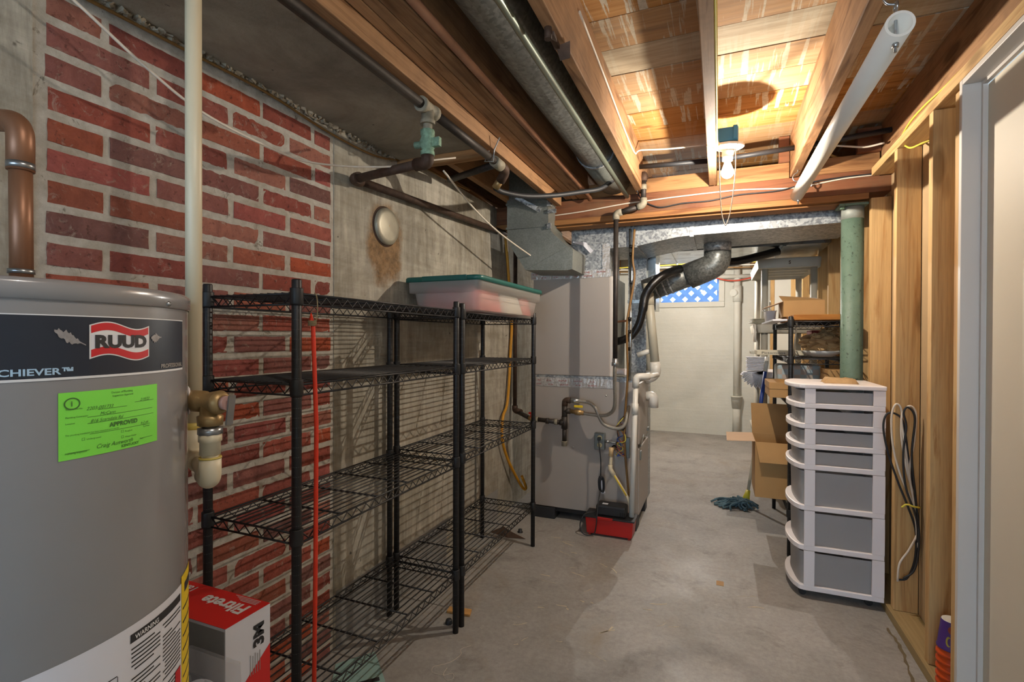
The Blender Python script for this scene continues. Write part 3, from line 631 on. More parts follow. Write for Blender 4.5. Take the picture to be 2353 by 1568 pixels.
# copper pipe over the heater
cp = thing('copper_pipe', 'copper pipe with an elbow rising above the grey water heater', 'pipe', (-1.02, .44, 1.31))
part('riser', MB().tube([(-1.018,.44,1.305),(-1.02,.44,1.54)], .0143, 16), M['copper'], cp)
part('elbow', MB().tube(bend([(-1.02,.44,1.50),(-1.02,.44,1.578),(-1.075,.432,1.586)], .05, 8), .0172, 16), M['copper'], cp)
part('run', MB().tube([(-1.06,.434,1.584),(-1.38,.40,1.60)], .0143, 16), M['copper'], cp)
part('solder_ring', MB().tube([(-1.02,.44,1.513),(-1.02,.44,1.503)], .0176, 16), M['chrome'], cp); part('solder_ring', MB().tube([(-1.019,.44,1.345),(-1.019,.44,1.338)], .0165, 16), M['chrome'], cp)

# ================================================================== water heater
TC = (-.99886, .36647); TR = .27
def tk(a, z, r=0): return Vector((TC[0]+(TR+r)*math.cos(R(a)), TC[1]+(TR+r)*math.sin(R(a)), z))
wh = thing('water_heater', 'tall grey water heater tank at the left edge with a green sticker', 'water heater', (TC[0], TC[1], 0))
part('tank', MB().lathe([(.0001,.02),(TR-.01,.02),(TR,.035),(TR,1.283)], (TC[0],TC[1],0), 96), M['tank'], wh)
part('lid', MB().lathe([(TR+.0015,1.2825),(TR+.004,1.284),(TR+.004,1.302),(TR+.001,1.3065),(TR-.004,1.308),(TR-.012,1.3065),(TR-.03,1.309),(.0001,1.316)], (TC[0],TC[1],0), 96), M['tank'], wh)
part('foot_ring', MB().lathe([(TR-.02,0),(TR-.02,.024),(TR-.05,.024),(TR-.05,0)], (TC[0],TC[1],0), 48), M['black_plastic'], wh)
part('screw', MB().lathe([(.0001,.004),(.003,.003),(.004,0)], tk(28.7,1.2885,.004), 12, (math.cos(R(28.7)),math.sin(R(28.7)),0)), M['chrome'], wh)
def wrap(a0, a1, z0, z1, r, n=None, zf=None):
    n = n or max(2, int(abs(a1-a0)/3)); mb = MB(); vs = []
    for i in range(n+1):
        a = a0+(a1-a0)*i/n; d = zf(a) if zf else 0; vs += [tk(a, z0+d, r), tk(a, z1+d, r)]
    mb.add(vs, [(2*i, 2*i+2, 2*i+3, 2*i+1) for i in range(n)], True); return mb
def wtxt(s, size, a, z, r, align='LEFT', bold=0, sx=1.0, shear=0): return txt(MB(), s, size, lambda x, y: tk(a+math.degrees(x/TR), z+y, r), align, bold, sx, shear)
ns = part('name_strip', wrap(-60, 41, 1.189, 1.264, .0006), M['navy'], wh, 'dark navy name strip')
part('stripe', wrap(-60, 40.8, 1.1875, 1.1905, .0009), M['white_print'], ns); part('stripe', wrap(-60, 41, 1.2642, 1.2655, .0009), M['white_print'], ns)
def wave(a): return .0045*math.sin((a-3.2)/17.4*2*math.pi)
part('logo_edge', wrap(3.0, 20.8, 1.2115, 1.2545, .0010, 24, wave), M['white_print'], ns)
part('logo_red', wrap(3.4, 20.4, 1.2131, 1.2225, .0013, 24, wave), M['red_print'], ns); part('logo_red', wrap(3.4, 20.4, 1.2435, 1.253, .0013, 24, wave), M['red_print'], ns)
part('logo_panel', wrap(3.4, 20.4, 1.2240, 1.2420, .0012, 12), M['paper'], ns)
part('lettering', wtxt('RUUD', .0215, 11.9, 1.2259, .0017, 'CENTER', .055, 1.22), M['dark_print'], ns)
part('lettering', wtxt('ACHIEVER\u2122', .0108, -16.9, 1.1944, .0012, 'LEFT', .025, 1.30), M['blue_print'], ns)
part('lettering', wtxt('PROFESSIONAL', .0085, 39.8, 1.1935, .0012, 'RIGHT', .02, 1.12), M['grey_print'], ns)
def blotch(a0, a1, z0, z1, seed):
    rn = random.Random(seed); mb = MB(); n = 22; t = []
    for i in range(n+1):
        f = i/n; a = a0+(a1-a0)*f; zc = z0+(z1-z0)*f; h = .0065*math.sin(math.pi*min(1,f*1.15+.05))*rn.uniform(.5,1.3)+.0008
        t += [tk(a, zc-h, .0013), tk(a, zc+h*rn.uniform(.5,1), .0013)]
    return mb.add(t, [(2*i,2*i+2,2*i+3,2*i+1) for i in range(n)])
M['scratch'] = paint('scratched_print', '#8f8a88', .6, 0, .5, 60)
part('scratch', blotch(-4.6, 2.2, 1.247, 1.229, 4), M['scratch'], ns); part('scratch', blotch(21.6, 26.2, 1.238, 1.239, 9), M['scratch'], ns)
# green inspection sticker
gs = part('inspection_sticker', wrap(-3.8, 24.2, 1.0895, 1.1715, .0008), M['green_card'], wh, 'lime green paper sticker')
def gline(a0, a1, z, h=.0005): return wrap(a0, a1, z, z+h, .0012)
ink = MB()
for a0, a1, z in ((5,13,1.1465),(15.5,22.5,1.150),(2.5,22,1.1385),(2.5,22.5,1.1305),(3,21,1.117),(17.5,22,1.0985),(-2,3,1.0975)):
    q = gline(a0, a1, z); ink.add(q.v, q.f)
q = wrap(10.3, 10.35, 1.14, 1.14, 0.001)
for sx_, a, z, sz in (('Division of Plumbing', 8.5, 1.1655, .0036), ('Inspection Approval', 8.8, 1.1610, .0036), ('State Permit No.', -2.3, 1.1500, .0026), ('Plumbing Contractor', -2.4, 1.1400, .0028), ('Location', -2.4, 1.1325, .0028), ('The plumbing installation has been inspected and is hereby', -2.4, 1.1185, .0026), ('Underground', 2.3, 1.1105, .003), ('Rough-in', 12.4, 1.1120, .003), ('Final', 19.6, 1.1135, .003), ('Water Heater', 12.4, 1.1045, .003), ('Date', 17.2, 1.0975, .003), ('Plumbing Inspector', -2.5, 1.0960, .003)):
    q = wtxt(sx_, sz, a, z, .0012); ink.add(q.v, q.f)
for sx_, a, z, sz in (('2203-001733', 2.2, 1.1475, .0060), ('2/15/22', 17.4, 1.1510, .0052), ('McCann', 5.5, 1.1395, .0058), ('816 Scarsdale Rd', 3.2, 1.1315, .0058), ('6-2 ok', 17.5, 1.1185, .0050), ('Craig Ausworth', 4.5, 1.0975, .0075)):
    q = wtxt(sx_, sz, a, z, .0012, shear=.35); ink.add(q.v, q.f)
q = wtxt('APPROVED', .0080, 8.0, 1.1222, .0013, bold=.03); ink.add(q.v, q.f)
q = wtxt('KENTUCKY', .0050, 11.3, 1.0925, .0013, bold=.02); ink.add(q.v, q.f)
for a, z in ((1.2,1.1105),(11.3,1.112),(18.6,1.1135),(11.3,1.1045)):
    for p in ((a,a+.7,z,z+.0003),(a,a+.7,z+.003,z+.0033),(a,a+.08,z,z+.003),(a+.62,a+.7,z,z+.003)): q = wrap(p[0],p[1],p[2],p[3],.0012,2); ink.add(q.v, q.f)
rg = [tk(-.9+math.degrees(.0085*math.cos(t)/TR), 1.1575+.0075*math.sin(t), .0012) for t in [k*math.pi/12 for k in range(24)]]; rg2 = [tk(-.9+math.degrees(.0070*math.cos(t)/TR), 1.1575+.006*math.sin(t), .0012) for t in [k*math.pi/12 for k in range(24)]]
ink.add(rg+rg2, [(k,(k+1)%24,24+(k+1)%24,24+k) for k in range(24)]); q = wtxt('i', .009, -1.2, 1.1545, .0012, bold=.03); ink.add(q.v, q.f)
part('printing', ink, M['olive_print'], gs, kind='stuff')
# instruction label and yellow guide
wlab = part('instruction_label', wrap(-40, 39.5, .42, .846, .0006), M['paper'], wh, 'large white instruction label')
pr = MB()
def pb(a0, a1, z0, z1):
    q = wrap(a0, a1, z0, z1, .0011); pr.add(q.v, q.f)
pb(14, 38.3, .822, .834); rn = random.Random(2)
for c0, c1 in ((14.3, 25.5), (26.8, 38.2)):
    z = .812
    while z > .45:
        e = c1 if rn.random() < .75 else c0+(c1-c0)*rn.uniform(.35,.8); pb(c0+rn.choice((0,0,1)), e, z, z+.0022); z -= .0058 if rn.random() < .88 else .012
for z in (.83,.80,.77,.74): pb(1, 10, z-.04, z-.0385)
pb(1, 1.2, .6, .79); pb(10, 10.2, .6, .79); pb(8, 11, .66, .70)
for k in range(14):
    z = .76-k*.011; pb(-14, -14+rn.uniform(6,12), z, z+.004)
part('printing', pr, M['dark_print'], wlab, kind='stuff')
part('printing', txt(MB(), 'WARNING', .009, lambda x, y: tk(15.5+math.degrees(x/TR), .8245+y, .0015), bold=.02), M['white_print'], wlab)
part('printing', wrap(20, 25.5, .69, .705, .0015), M['red_print'], wlab); part('printing', wrap(34, 38.2, .69, .72, .0015), M['red_print'], wlab)
yl = part('energy_label', wrap(39.7, 54, .45, .856, .0007), M['yellow_card'], wh, 'yellow energy label')
pr = MB(); q = wrap(43, 53, .825, .84, .0011); pr.add(q.v, q.f)
for k in range(12): q = wrap(41, 52, .80-k*.022, .803-k*.022, .0011); pr.add(q.v, q.f)
part('printing', pr, M['dark_print'], yl, kind='stuff')
part('bracket', MB().box(-1.03, -.96, .345, .353, 1.313, 1.335).box(-1.03, -.96, .32, .353, 1.335, 1.338).box(-.966, -.962, .32, .353, 1.315, 1.338), M['galv'], wh)
# relief valve screwed into the tank side, with its cream drain
v0 = tk(60, 1.128, -.004); V = Vector((-.806, .600, 1.128)); Vx = (V-v0); Vx.z = 0; Vx.normalize(); DZ = Vector((0,0,1))
rv = part('relief_valve', MB().tube([v0-Vx*.02, v0+Vx*.010, v0+Vx*.012, V-Vx*.014, V-Vx*.012, V+Vx*.020, V+Vx*.022, V+Vx*.032], [.012,.012,.0185,.0185,.0145,.0205,.0205,.014], 18).tube([V, V-DZ*.022, V-DZ*.024, V-DZ*.040], [.016,.016,.0205,.0195], 8), M['brass'], wh, 'brass relief valve')
part('stem', MB().tube([V+Vx*.032, V+Vx*.040], .012, 12), paint('pink_fibre', '#b08a80', .8), rv)
part('lever', MB().obox(V+Vx*.046-DZ*.012, (.003,.013,.050), (0, R(8), math.atan2(Vx.y, Vx.x))), M['chrome'], rv)
part('escutcheon', MB().lathe([(.0001,.002),(.022,.003),(.026,0)], tk(58,1.128), 20, (math.cos(R(58)),math.sin(R(58)),0)), M['white_plastic'], rv)
PX, PY = -.934, .662
dp = thing('drain_pipe', 'tall cream plastic pipe standing beside the water heater', 'pipe', (PX, PY, 1.0))
part('riser', MB().tube([(PX,PY,1.05),(PX-.001,PY,2.06)], .0143, 18), M['cpvc'], dp)
Vd = V-DZ*.040; VX, VY = V.x, V.y
part('metal_adapter', MB().tube([Vd+DZ*.003, Vd-DZ*.004, Vd-DZ*.0042, Vd-DZ*.015], [.014,.014,.0195,.0195], 8), M['chrome'], dp)
part('coupling', MB().tube([Vd-DZ*.015, Vd-DZ*.027, Vd-DZ*.028, Vd-DZ*.050], [.0182,.0182,.0162,.0162], 20), M['cpvc'], dp)
part('drop', MB().tube([Vd-DZ*.045, (VX,VY,1.01)], .0132, 18), M['cpvc'], dp)
part('elbow', MB().tube(bend([(VX,VY,1.032),(VX,VY,.992),(VX-.034,VY+.016,.996)], .028, 8), .0172, 20), M['cpvc'], dp)
part('stub', MB().tube([(VX-.03,VY+.014,.996),(PX+.02,PY-.009,1.008)], .0132, 18), M['cpvc'], dp)
part('elbow', MB().tube(bend([(PX+.040,PY-.019,1.006),(PX,PY,1.010),(PX,PY,1.062)], .028, 8), .0185, 20), M['cpvc'], dp)
M['pipe_glue'] = paint('yellow_glue', '#c9b25a', .5)
part('glue_ring', MB().hollow((PX,PY,1.061), (PX,PY,1.075), .0150, .0143, 18), M['pipe_glue'], dp); part('glue_ring', MB().hollow((VX,VY,1.031), (VX,VY,1.034), .0178, .0132, 18), M['pipe_glue'], dp)

# ================================================================== furnace and ducts
fn = thing('furnace', 'tall taupe furnace cabinet with foil tape and pipes on its side', 'furnace', (-.83, 3.55, 0))
FY = 3.294
part('base_block', MB().box(-1.19, -1.03, 3.28, 3.40, 0, .075), M['black_rubber'], fn, bevel=.003); part('base_block', MB().box(-.56, -.482, 3.272, 3.40, 0, .075), M['black_rubber'], fn, bevel=.003)
part('base_block', MB().box(-1.19, -1.03, 3.68, 3.78, 0, .075), M['black_rubber'], fn); part('base_block', MB().box(-.56, -.482, 3.68, 3.78, 0, .075), M['black_rubber'], fn)
part('base_pan', MB().box(-1.175, -.49, 3.305, 3.775, .05, .078), M['black_plastic'], fn)
cab = part('lower_cabinet', MB().box(-1.18, -.505, FY, 3.785, .078, .952), M['furnace'], fn, bevel=.004)
part('corner_post', MB().box(-.505, -.482, FY, FY+.035, .078, .952), M['furnace'], cab, bevel=.003)
dl = part('lower_door', MB().box(-.503, -.474, FY+.04, 3.775, .085, .52), M['furnace'], fn, bevel=.006)
part('handle', MB().box(-.476, -.466, FY+.06, FY+.10, .44, .50), M['outlet_grey'], dl, bevel=.004)
du = part('upper_door', MB().box(-.503, -.474, FY+.04, 3.775, .545, .945), M['furnace'], fn, bevel=.006)
part('handle', MB().obox((-.468, FY+.12, .56), (.008,.16,.018), (R(16),0,0)), M['galv_shiny'], du, bevel=.003); part('latch', MB().box(-.476,-.462, 3.70, 3.74, .575, .60), M['outlet_grey'], du, bevel=.003)
coil = part('upper_cabinet', MB().box(-1.195, -.662, FY, 3.785, .985, 1.645), M['furnace'], fn, bevel=.004)
part('edge_panel', MB().box(-.662, -.645, FY+.005, FY+.05, .985, 1.645), M['trim_white'], coil, bevel=.002)
part('side_panel', MB().box(-.661, -.648, FY+.06, 3.78, .985, 1.645), M['galv_dull'], coil)
part('deck', MB().box(-1.18, -.49, FY+.003, 3.785, .952, .984), M['galv'], fn)
def foil(x0, x1, z0, z1, seed, y=FY):
    rn = random.Random(seed); mb = MB(); n = int((x1-x0)/.012); vs = []
    for i in range(n+1):
        x = x0+(x1-x0)*i/n
        for z in (z0, (z0+z1)/2, z1): vs.append((x, y-.0015-rn.uniform(0,.0022), z+rn.uniform(-.002,.002)))
    return mb.add(vs, [(3*i+k, 3*i+3+k, 3*i+4+k, 3*i+1+k) for i in range(n) for k in (0,1)])
def redprint(x0, x1, z, seed, y=FY):
    rn = random.Random(seed); mb = MB(); x = x0
    words = ['SHURTAPE','FOIL','AF 100','UL 181','LISTED','SHURTAPE']
    while x < x1-.08:
        s_ = rn.choice(words); q = txt(MB(), s_, .012, lambda u, v, x=x: Vector((x+u, y-.0045, z+v)), bold=.02); mb.add(q.v, q.f); x += .011*len(s_)+.02
    return mb
M['tape_red'] = paint('faded_red_ink', '#a85a56', .5, .2, .3, 40)
ft = part('foil_tape', foil(-1.175, -.62, .908, .968, 3), M['foil'], fn, 'crinkled foil tape'); part('printing', redprint(-1.16, -.63, .943, 4), M['tape_red'], ft); part('printing', redprint(-1.17, -.63, .917, 5), M['tape_red'], ft)
ft = part('foil_tape', foil(-1.212, -.655, 1.640, 1.692, 6), M['foil'], fn, 'crinkled foil tape'); part('printing', redprint(-1.2, -.66, 1.672, 7), M['tape_red'], ft); part('printing', redprint(-1.2, -.66, 1.648, 8), M['tape_red'], ft)
part('screw', MB().lathe([(.0001,.004),(.005,.002),(.006,0)], (-.685, FY, .86), 10, (0,-1,0)), M['chrome'], fn); part('screw', MB().lathe([(.0001,.004),(.005,.002),(.006,0)], (-.905, FY, .50), 10, (0,-1,0)), M['chrome'], fn)
part('pipe_hole', MB().lathe([(.0001,.001),(.018,.001),(.018,0)], (-.628, FY, .522), 16, (0,-1,0)), M['dark_gap'], fn)
# plenum over the furnace and the elbowed duct
pl = thing('supply_plenum', 'shiny galvanised plenum box taped on top of the furnace', 'duct', (-.9, 3.5, 1.66))
part('plenum_body', MB().box(-1.16, -.685, FY+.012, 3.76, 1.646, 1.87), M['galv'], pl, bevel=.003)
part('foil_tape', MB().add(foil(1.66, 1.86, 0, .05, 12, 0).v and [Vector((-.685-.0+v.z-.03, FY+.008+v.y, v.x)) for v in foil(1.66,1.86,0,.05,12,0).v], foil(1.66,1.86,0,.05,12,0).f), M['foil'], pl)
part('side_tape', MB().box(-.6845, -.682, FY+.02, FY+.20, 1.655, 1.70), M['foil'], pl)
ed = thing('elbow_duct', 'dull sheet metal elbow duct coming down to the furnace top', 'duct', (-1.12, 3.1, 1.68))
def ductsec(y0, y1):
    mb = MB(); prof = []
    out = [(-1.263,2.34),(-1.263,1.935),(-1.255,1.875),(-1.23,1.81),(-1.135,1.668)]
    inn = [(-.985,2.34),(-.985,1.945),(-.972,1.91),(-.948,1.88),(-.862,1.80)]
    n = len(out); vs = []
    for (a, b) in zip(out, inn): vs += [(a[0],y0,a[1]),(b[0],y0,b[1]),(b[0],y1,b[1]),(a[0],y1,a[1])]
    fs = []
    for i in range(n-1):
        for k in range(4): fs.append((4*i+k, 4*i+(k+1)%4, 4*i+4+(k+1)%4, 4*i+4+k))
    fs += [(0,3,2,1), (4*n-4,4*n-3,4*n-2,4*n-1)]
    return mb.add(vs, fs)
part('duct_body', ductsec(2.98, 3.26), M['galv_dull'], ed)
part('boot', MB().prism([(-1.135,1.668),(-.862,1.80),(-.835,1.79),(-.828,1.775),(-.832,1.66),(-.87,1.655)], lambda u, v, d: Vector((u,d,v)), 2.985, 3.29), M['galv_dull'], ed)
part('drive_cleat', MB().box(-1.268, -.98, 2.972, 3.266, 1.932, 1.945), M['galv_dull'], ed); part('drive_cleat', MB().box(-1.268, -.98, 2.972, 3.266, 2.085, 2.10), M['galv_dull'], ed)
part('corner_cleat', MB().box(-.99, -.965, 2.965, 2.99, 2.055, 2.11), M['galv'], ed); part('corner_cleat', MB().box(-.99, -.965, 2.965, 2.99, 1.915, 1.95), M['galv'], ed)
part('hanger_strap', MB().add([(-1.19,2.93,2.11),(-1.17,2.93,2.125),(-1.05,2.972,2.06),(-1.055,2.972,2.03)], [(0,1,2,3)]).obox((-1.045,2.97,2.04),(.03,.004,.028),(0,R(25),0)), M['galv'], ed)
part('hanger_strap', MB().box(-.985, -.93, 2.968, 2.972, 2.01, 2.035), M['galv'], ed)
part('cardboard_scrap', MB().add([(-.905,3.27,1.885),(-.82,3.28,1.875),(-.77,3.28,1.815),(-.79,3.28,1.80),(-.84,3.27,1.855),(-.905,3.27,1.875)], [(0,1,4,5),(1,2,3,4)]), M['paper'], ed)
td = thing('trunk_duct', 'long galvanised trunk duct hung under the joists behind the beam', 'duct', (0, 3.65, 1.9))
prof = [(-.93,1.83),(-.50,1.834),(-.44,1.845),(-.25,1.876),(-.16,1.88),(.715,1.895),(.715,2.11),(-.93,2.11)]
part('duct_body', MB().prism(prof, lambda u, v, d: Vector((u,d,v)), 3.32, 3.85), M['galv'], td)
part('seam', MB().box(-.172, -.148, 3.315, 3.855, 1.871, 2.11), M['galv'], td); part('seam', MB().box(-.508, -.492, 3.315, 3.855, 1.827, 2.11), M['galv'], td)
part('return_body', MB().box(-.60, .715, 4.05, 4.72, 1.905, 2.10), M['galv_shiny'], td); part('seam', MB().box(.42, .44, 4.045, 4.725, 1.897, 2.10), M['galv_shiny'], td); part('seam', MB().box(-.36, -.345, 4.045, 4.725, 1.897, 2.10), M['galv_shiny'], td)
rp_ = thing('return_plenum', 'galvanised vertical duct standing behind the furnace side', 'duct', (-.52, 3.7, .99))
part('duct_body', MB().box(-.632, -.505, 3.83, 4.15, 0, 1.90), M['galv'], rp_); part('panel', MB().box(-.505, -.44, 3.9, 4.15, 1.45, 1.90), M['galv_shiny'], rp_)
part('cleat', MB().box(-.636, -.50, 3.822, 3.83, 1.50, 1.525), M['galv_shiny'], rp_); part('cleat', MB().box(-.512, -.498, 3.822, 3.83, 0.9, 1.90), M['galv'], rp_)
rt_ = thing('branch_duct', 'round metal branch duct elbowing down from the trunk duct', 'duct', (-.1, 3.75, 1.75))
part('collar', MB().tube([(-.012,3.70,1.885),(-.012,3.70,1.83)], .088, 28), M['galv'], rt_)
part('elbow', MB().tube(bend([(-.012,3.70,1.845),(-.012,3.70,1.745),(-.20,3.73,1.67)], .09, 3), .087, 28), M['galv_dark'], rt_)
part('duct_body', MB().tube([(-.10,3.745,1.72),(-.50,3.77,1.585)], .083, 28), M['galv_dark'], rt_)
for k in (.36, .42, .50):
    a = Vector((-.10,3.745,1.72)); b = Vector((-.50,3.77,1.585)); p = a+(b-a)*(k*1.6); dd = (b-a).normalized(); part('rib', MB().hollow(p-dd*.006, p+dd*.006, .087, .08, 28), M['galv'], rt_)
solo('refrigerant_line', MB().tube(smooth_path([(-.64,3.42,1.215),(-.58,3.40,1.232),(-.535,3.40,1.26),(-.49,3.40,1.33),(-.465,3.40,1.43),(-.45,3.41,1.52),(-.40,3.42,1.60),(-.33,3.46,1.66),(-.25,3.6,1.71)]), [.026]*6*4+[.030]*(6*4+1), 14), M['black_tape'], 'thick black wrapped refrigerant line curving up from the furnace', 'pipe')
solo('refrigerant_line', MB().tube(smooth_path([(-.06,3.95,1.80),(.10,4.02,1.80),(.28,4.1,1.845),(.40,4.15,1.88)]), .03, 14), M['black_tape'], 'black wrapped line emerging right of the round branch duct', 'pipe')
solo('refrigerant_line', MB().tube([(-.70,3.40,1.215),(-.64,3.42,1.215)], .032, 16), M['black_rubber'], 'black rubber sleeve where the wrapped line enters the furnace', 'sleeve')
# gas piping on the furnace side
gm = thing('gas_manifold', 'black iron gas manifold with a drip leg on the furnace side', 'pipe', (-.94, 3.2, .52))
part('supply_pipe', MB().tube([(-1.358,3.36,1.90),(-1.358,3.36,.74)], .0145, 12), M['rust_iron'], gm)
part('elbow', MB().tube(bend([(-1.358,3.36,.75),(-1.358,3.36,.715),(-1.30,3.33,.71)], .03), .021, 12), M['rust_iron'], gm)
part('pipe', MB().tube([(-1.33,3.345,.708),(-1.19,3.21,.693)], .0150, 12), M['black_iron'], gm)
part('stop_valve', MB().tube([(-1.19,3.21,.693),(-1.15,3.20,.69)], .0185, 8), M['brass'], gm); part('valve_lever', MB().box(-1.19,-1.15,3.193,3.2,.722,.735).box(-1.176,-1.165,3.19,3.205,.70,.73), M['drop_red'], gm)
part('pipe', MB().tube([(-1.15,3.20,.69),(-.965,3.20,.679)], .0150, 12), M['black_iron'], gm)
for x in (-1.135, -1.06, -1.0): part('coupling', MB().tube([(x-.008,3.2,.6885+(x+1.15)*-.06),(x+.012,3.2,.6885+(x+1.15)*-.06)], .0195, 12), M['grey_fit' if x != -1.06 else 'black_iron'], gm)
part('tee', MB().tube([(-.94,3.2,.72),(-.94,3.2,.64)], .0205, 12).tube([(-.97,3.2,.68),(-.94,3.2,.68)], .0205, 12), M['black_iron'], gm)
part('drip_leg', MB().tube([(-.94,3.2,.65),(-.94,3.2,.555)], .0145, 12), M['black_iron'], gm); part('cap', MB().tube([(-.94,3.2,.558),(-.94,3.2,.553),(-.94,3.2,.55),(-.94,3.2,.525)], [.020,.020,.0185,.0185], 12), M['grey_fit'], gm)
part('tee', MB().tube([(-.939,3.2,.80),(-.939,3.2,.71)], .0185, 12).tube([(-.939,3.2,.756),(-.90,3.2,.758)], .0185, 12), M['black_iron'], gm)
part('elbow', MB().tube(bend([(-.938,3.2,.79),(-.938,3.2,.828),(-.90,3.2,.828)], .025), .0195, 12), M['rust_iron'], gm)
part('ball_valve', MB().tube([(-.90,3.2,.758),(-.87,3.2,.755),(-.868,3.2,.755),(-.83,3.2,.752),(-.828,3.2,.752),(-.81,3.2,.75)], [.014,.014,.019,.019,.015,.015], 12), M['brass'], gm); part('valve_handle', MB().box(-.872,-.815,3.182,3.198,.785,.80), M['yellow_card'], gm, bevel=.003)
def corr(pts, r, n=10, pitch=.006):
    p = smooth_path(pts, 8); out = [p[0]]; 
    return MB().tube(p, r, n)
solo('gas_flex_line', corr([(-.81,3.2,.75),(-.77,3.2,.746),(-.70,3.2,.742),(-.65,3.19,.752),(-.61,3.17,.79),(-.594,3.13,.86),(-.590,3.09,.96),(-.583,3.06,1.04),(-.582,3.06,1.068)], .0115), M['flex'], 'grey flexible gas line from the brass valve up to the iron drop', 'hose')
solo('gas_flex_line', corr([(-.90,3.2,.828),(-.843,3.2,.826),(-.775,3.2,.82),(-.735,3.2,.79),(-.71,3.2,.735),(-.68,3.2,.69),(-.63,3.2,.668),(-.575,3.2,.668),(-.545,3.21,.70),(-.535,3.24,.76),(-.535,3.29,.795)], .0115), M['flex'], 'grey flexible gas line looping in an S across the furnace side', 'hose')
solo('nut_fitting', MB().tube([(-.90,3.2,.828),(-.86,3.2,.828),(-.858,3.2,.828),(-.842,3.2,.826)], [.0165,.0165,.0145,.0145], 8), M['chrome'], 'zinc nut at the start of the S-shaped gas line', 'fitting')
# outlet, cord, pump
ob_ = thing('outlet_box', 'grey steel outlet box with a plugged cord on the furnace', 'outlet', (-.715, 3.27, .51))
part('box', MB().box(-.752, -.684, 3.25, FY-.001, .508, .618), M['outlet_grey'], ob_, bevel=.005)
for z in (.588, .54):
    f_ = part('receptacle', MB().lathe([(.0001,.003),(.015,.003),(.016,0)], (-.716,3.25,z), 20, (0,-1,0)), M['ivory'], ob_)
    part('slot', MB().box(-.722,-.720,3.2462,3.2468,z-.002,z+.007).box(-.712,-.710,3.2462,3.2468,z-.002,z+.007), M['black_plastic'], f_, kind='stuff')
part('connector', MB().tube([(-.684,3.268,.565),(-.655,3.268,.562)], .009, 10), M['chrome'], ob_); part('conduit', MB().tube([(-.66,3.268,.562),(-.59,3.275,.555)], .0055, 10), M['galv'], ob_)
pump = thing('condensate_pump', 'red condensate pump box with a black motor cover on the floor', 'pump', (-.62, 3.16, 0))
part('reservoir', MB().prism([(-.765,.012),(-.485,.012),(-.475,.118),(-.775,.118)], lambda u, v, d: Vector((u,d,v)), 3.105, 3.245), M['drop_red'], pump, bevel=.006)
part('rim', MB().box(-.782, -.468, 3.098, 3.252, .112, .122), M['black_plastic'], pump, bevel=.003)
part('rim_tab', MB().box(-.70, -.60, 3.096, 3.104, .106, .124), M['drop_red'], pump, bevel=.003)
mo = part('motor_cover', MB().box(-.712, -.525, 3.125, 3.225, .12, .192), M['black_plastic'], pump, bevel=.014)
part('sticker', MB().box(-.675, -.64, 3.145, 3.17, .1925, .1932), M['paper'], mo)
for k in range(3): part('vent_slot', MB().box(-.56+.012*k, -.555+.012*k, 3.1238, 3.1248, .135, .158), M['dark_gap'], mo)
part('foot', MB().box(-.755,-.74,3.115,3.13,0,.013), M['drop_red'], pump); part('foot', MB().box(-.51,-.495,3.115,3.13,0,.013), M['drop_red'], pump); part('foot', MB().box(-.755,-.74,3.22,3.235,0,.013), M['drop_red'], pump); part('foot', MB().box(-.51,-.495,3.22,3.235,0,.013), M['drop_red'], pump)
cd_ = thing('power_cord', 'black cord bundled and hanging from the outlet to the red pump', 'cord', (-.7, 3.2, .1))
part('plug', MB().obox((-.716,3.238,.583),(.022,.03,.022),(0,0,0)), M['black_plastic'], cd_, bevel=.005)
part('cord', MB().tube(smooth_path([(-.716,3.232,.58),(-.712,3.215,.55),(-.70,3.21,.46),(-.698,3.205,.36),(-.697,3.2,.28),(-.697,3.13,.20),(-.695,3.09,.14),(-.70,3.08,.06),(-.715,3.08,.018),(-.76,3.075,.008),(-.795,3.08,.03),(-.80,3.09,.08),(-.775,3.11,.128),(-.725,3.14,.135),(-.712,3.15,.14)]), .0038, 8), M['black_rubber'], cd_)
for k in range(4):
    o_ = k*.006; part('bundle', MB().tube(smooth_path([(-.705+o_,3.205-o_,.35),(-.712+o_,3.2-o_,.32),(-.708+o_,3.2-o_,.27),(-.694+o_,3.2-o_,.255),(-.686+o_,3.2-o_,.29),(-.69+o_,3.2-o_,.34),(-.70+o_,3.205-o_,.352)], 5), .0036, 7), M['black_rubber'], cd_)
part('tag', MB().add([(-.685,3.195,.33),(-.665,3.19,.25),(-.69,3.19,.245),(-.70,3.195,.32)], [(0,1,2,3)]), M['paper'], cd_)
dn = thing('condensate_drain', 'bent cream drain pipe from a hole in the furnace down to the pump', 'pipe', (-.6, 3.2, .2))
part('pipe', MB().tube(bend([(-.628,3.30,.52),(-.636,3.23,.52),(-.639,3.215,.40),(-.51,3.19,.215),(-.50,3.185,.13)], .03), .0105, 14), M['cpvc'], dn)
part('socket', MB().tube([(-.636,3.228,.535),(-.637,3.224,.48)], .0145, 14), paint('beige_socket', '#c7a97c', .5), dn); part('elbow', MB().tube(bend([(-.639,3.218,.425),(-.639,3.215,.40),(-.615,3.21,.365)], .02), .0142, 14), M['cpvc'], dn)
part('print_stripe', MB().tube([(-.61,3.1995,.365),(-.53,3.184,.25)], .0043, 6), M['yellow_card'], dn)
wp = thing('white_drain_pipe', 'long white plastic drain pipe from the furnace side into the pump', 'pipe', (-.5, 3.18, .1))
part('pipe', MB().tube([(-.478,3.2,.975),(-.497,3.175,.125)], .0165, 16), M['pvc'], wp)
part('elbow', MB().tube(bend([(-.479,3.2,.93),(-.478,3.2,1.0),(-.40,3.24,1.0)], .03, 8), .0215, 16), M['pvc'], wp); part('coupling', MB().tube([(-.4815,3.197,.83),(-.4835,3.194,.765)], .0205, 16), M['pvc'], wp)
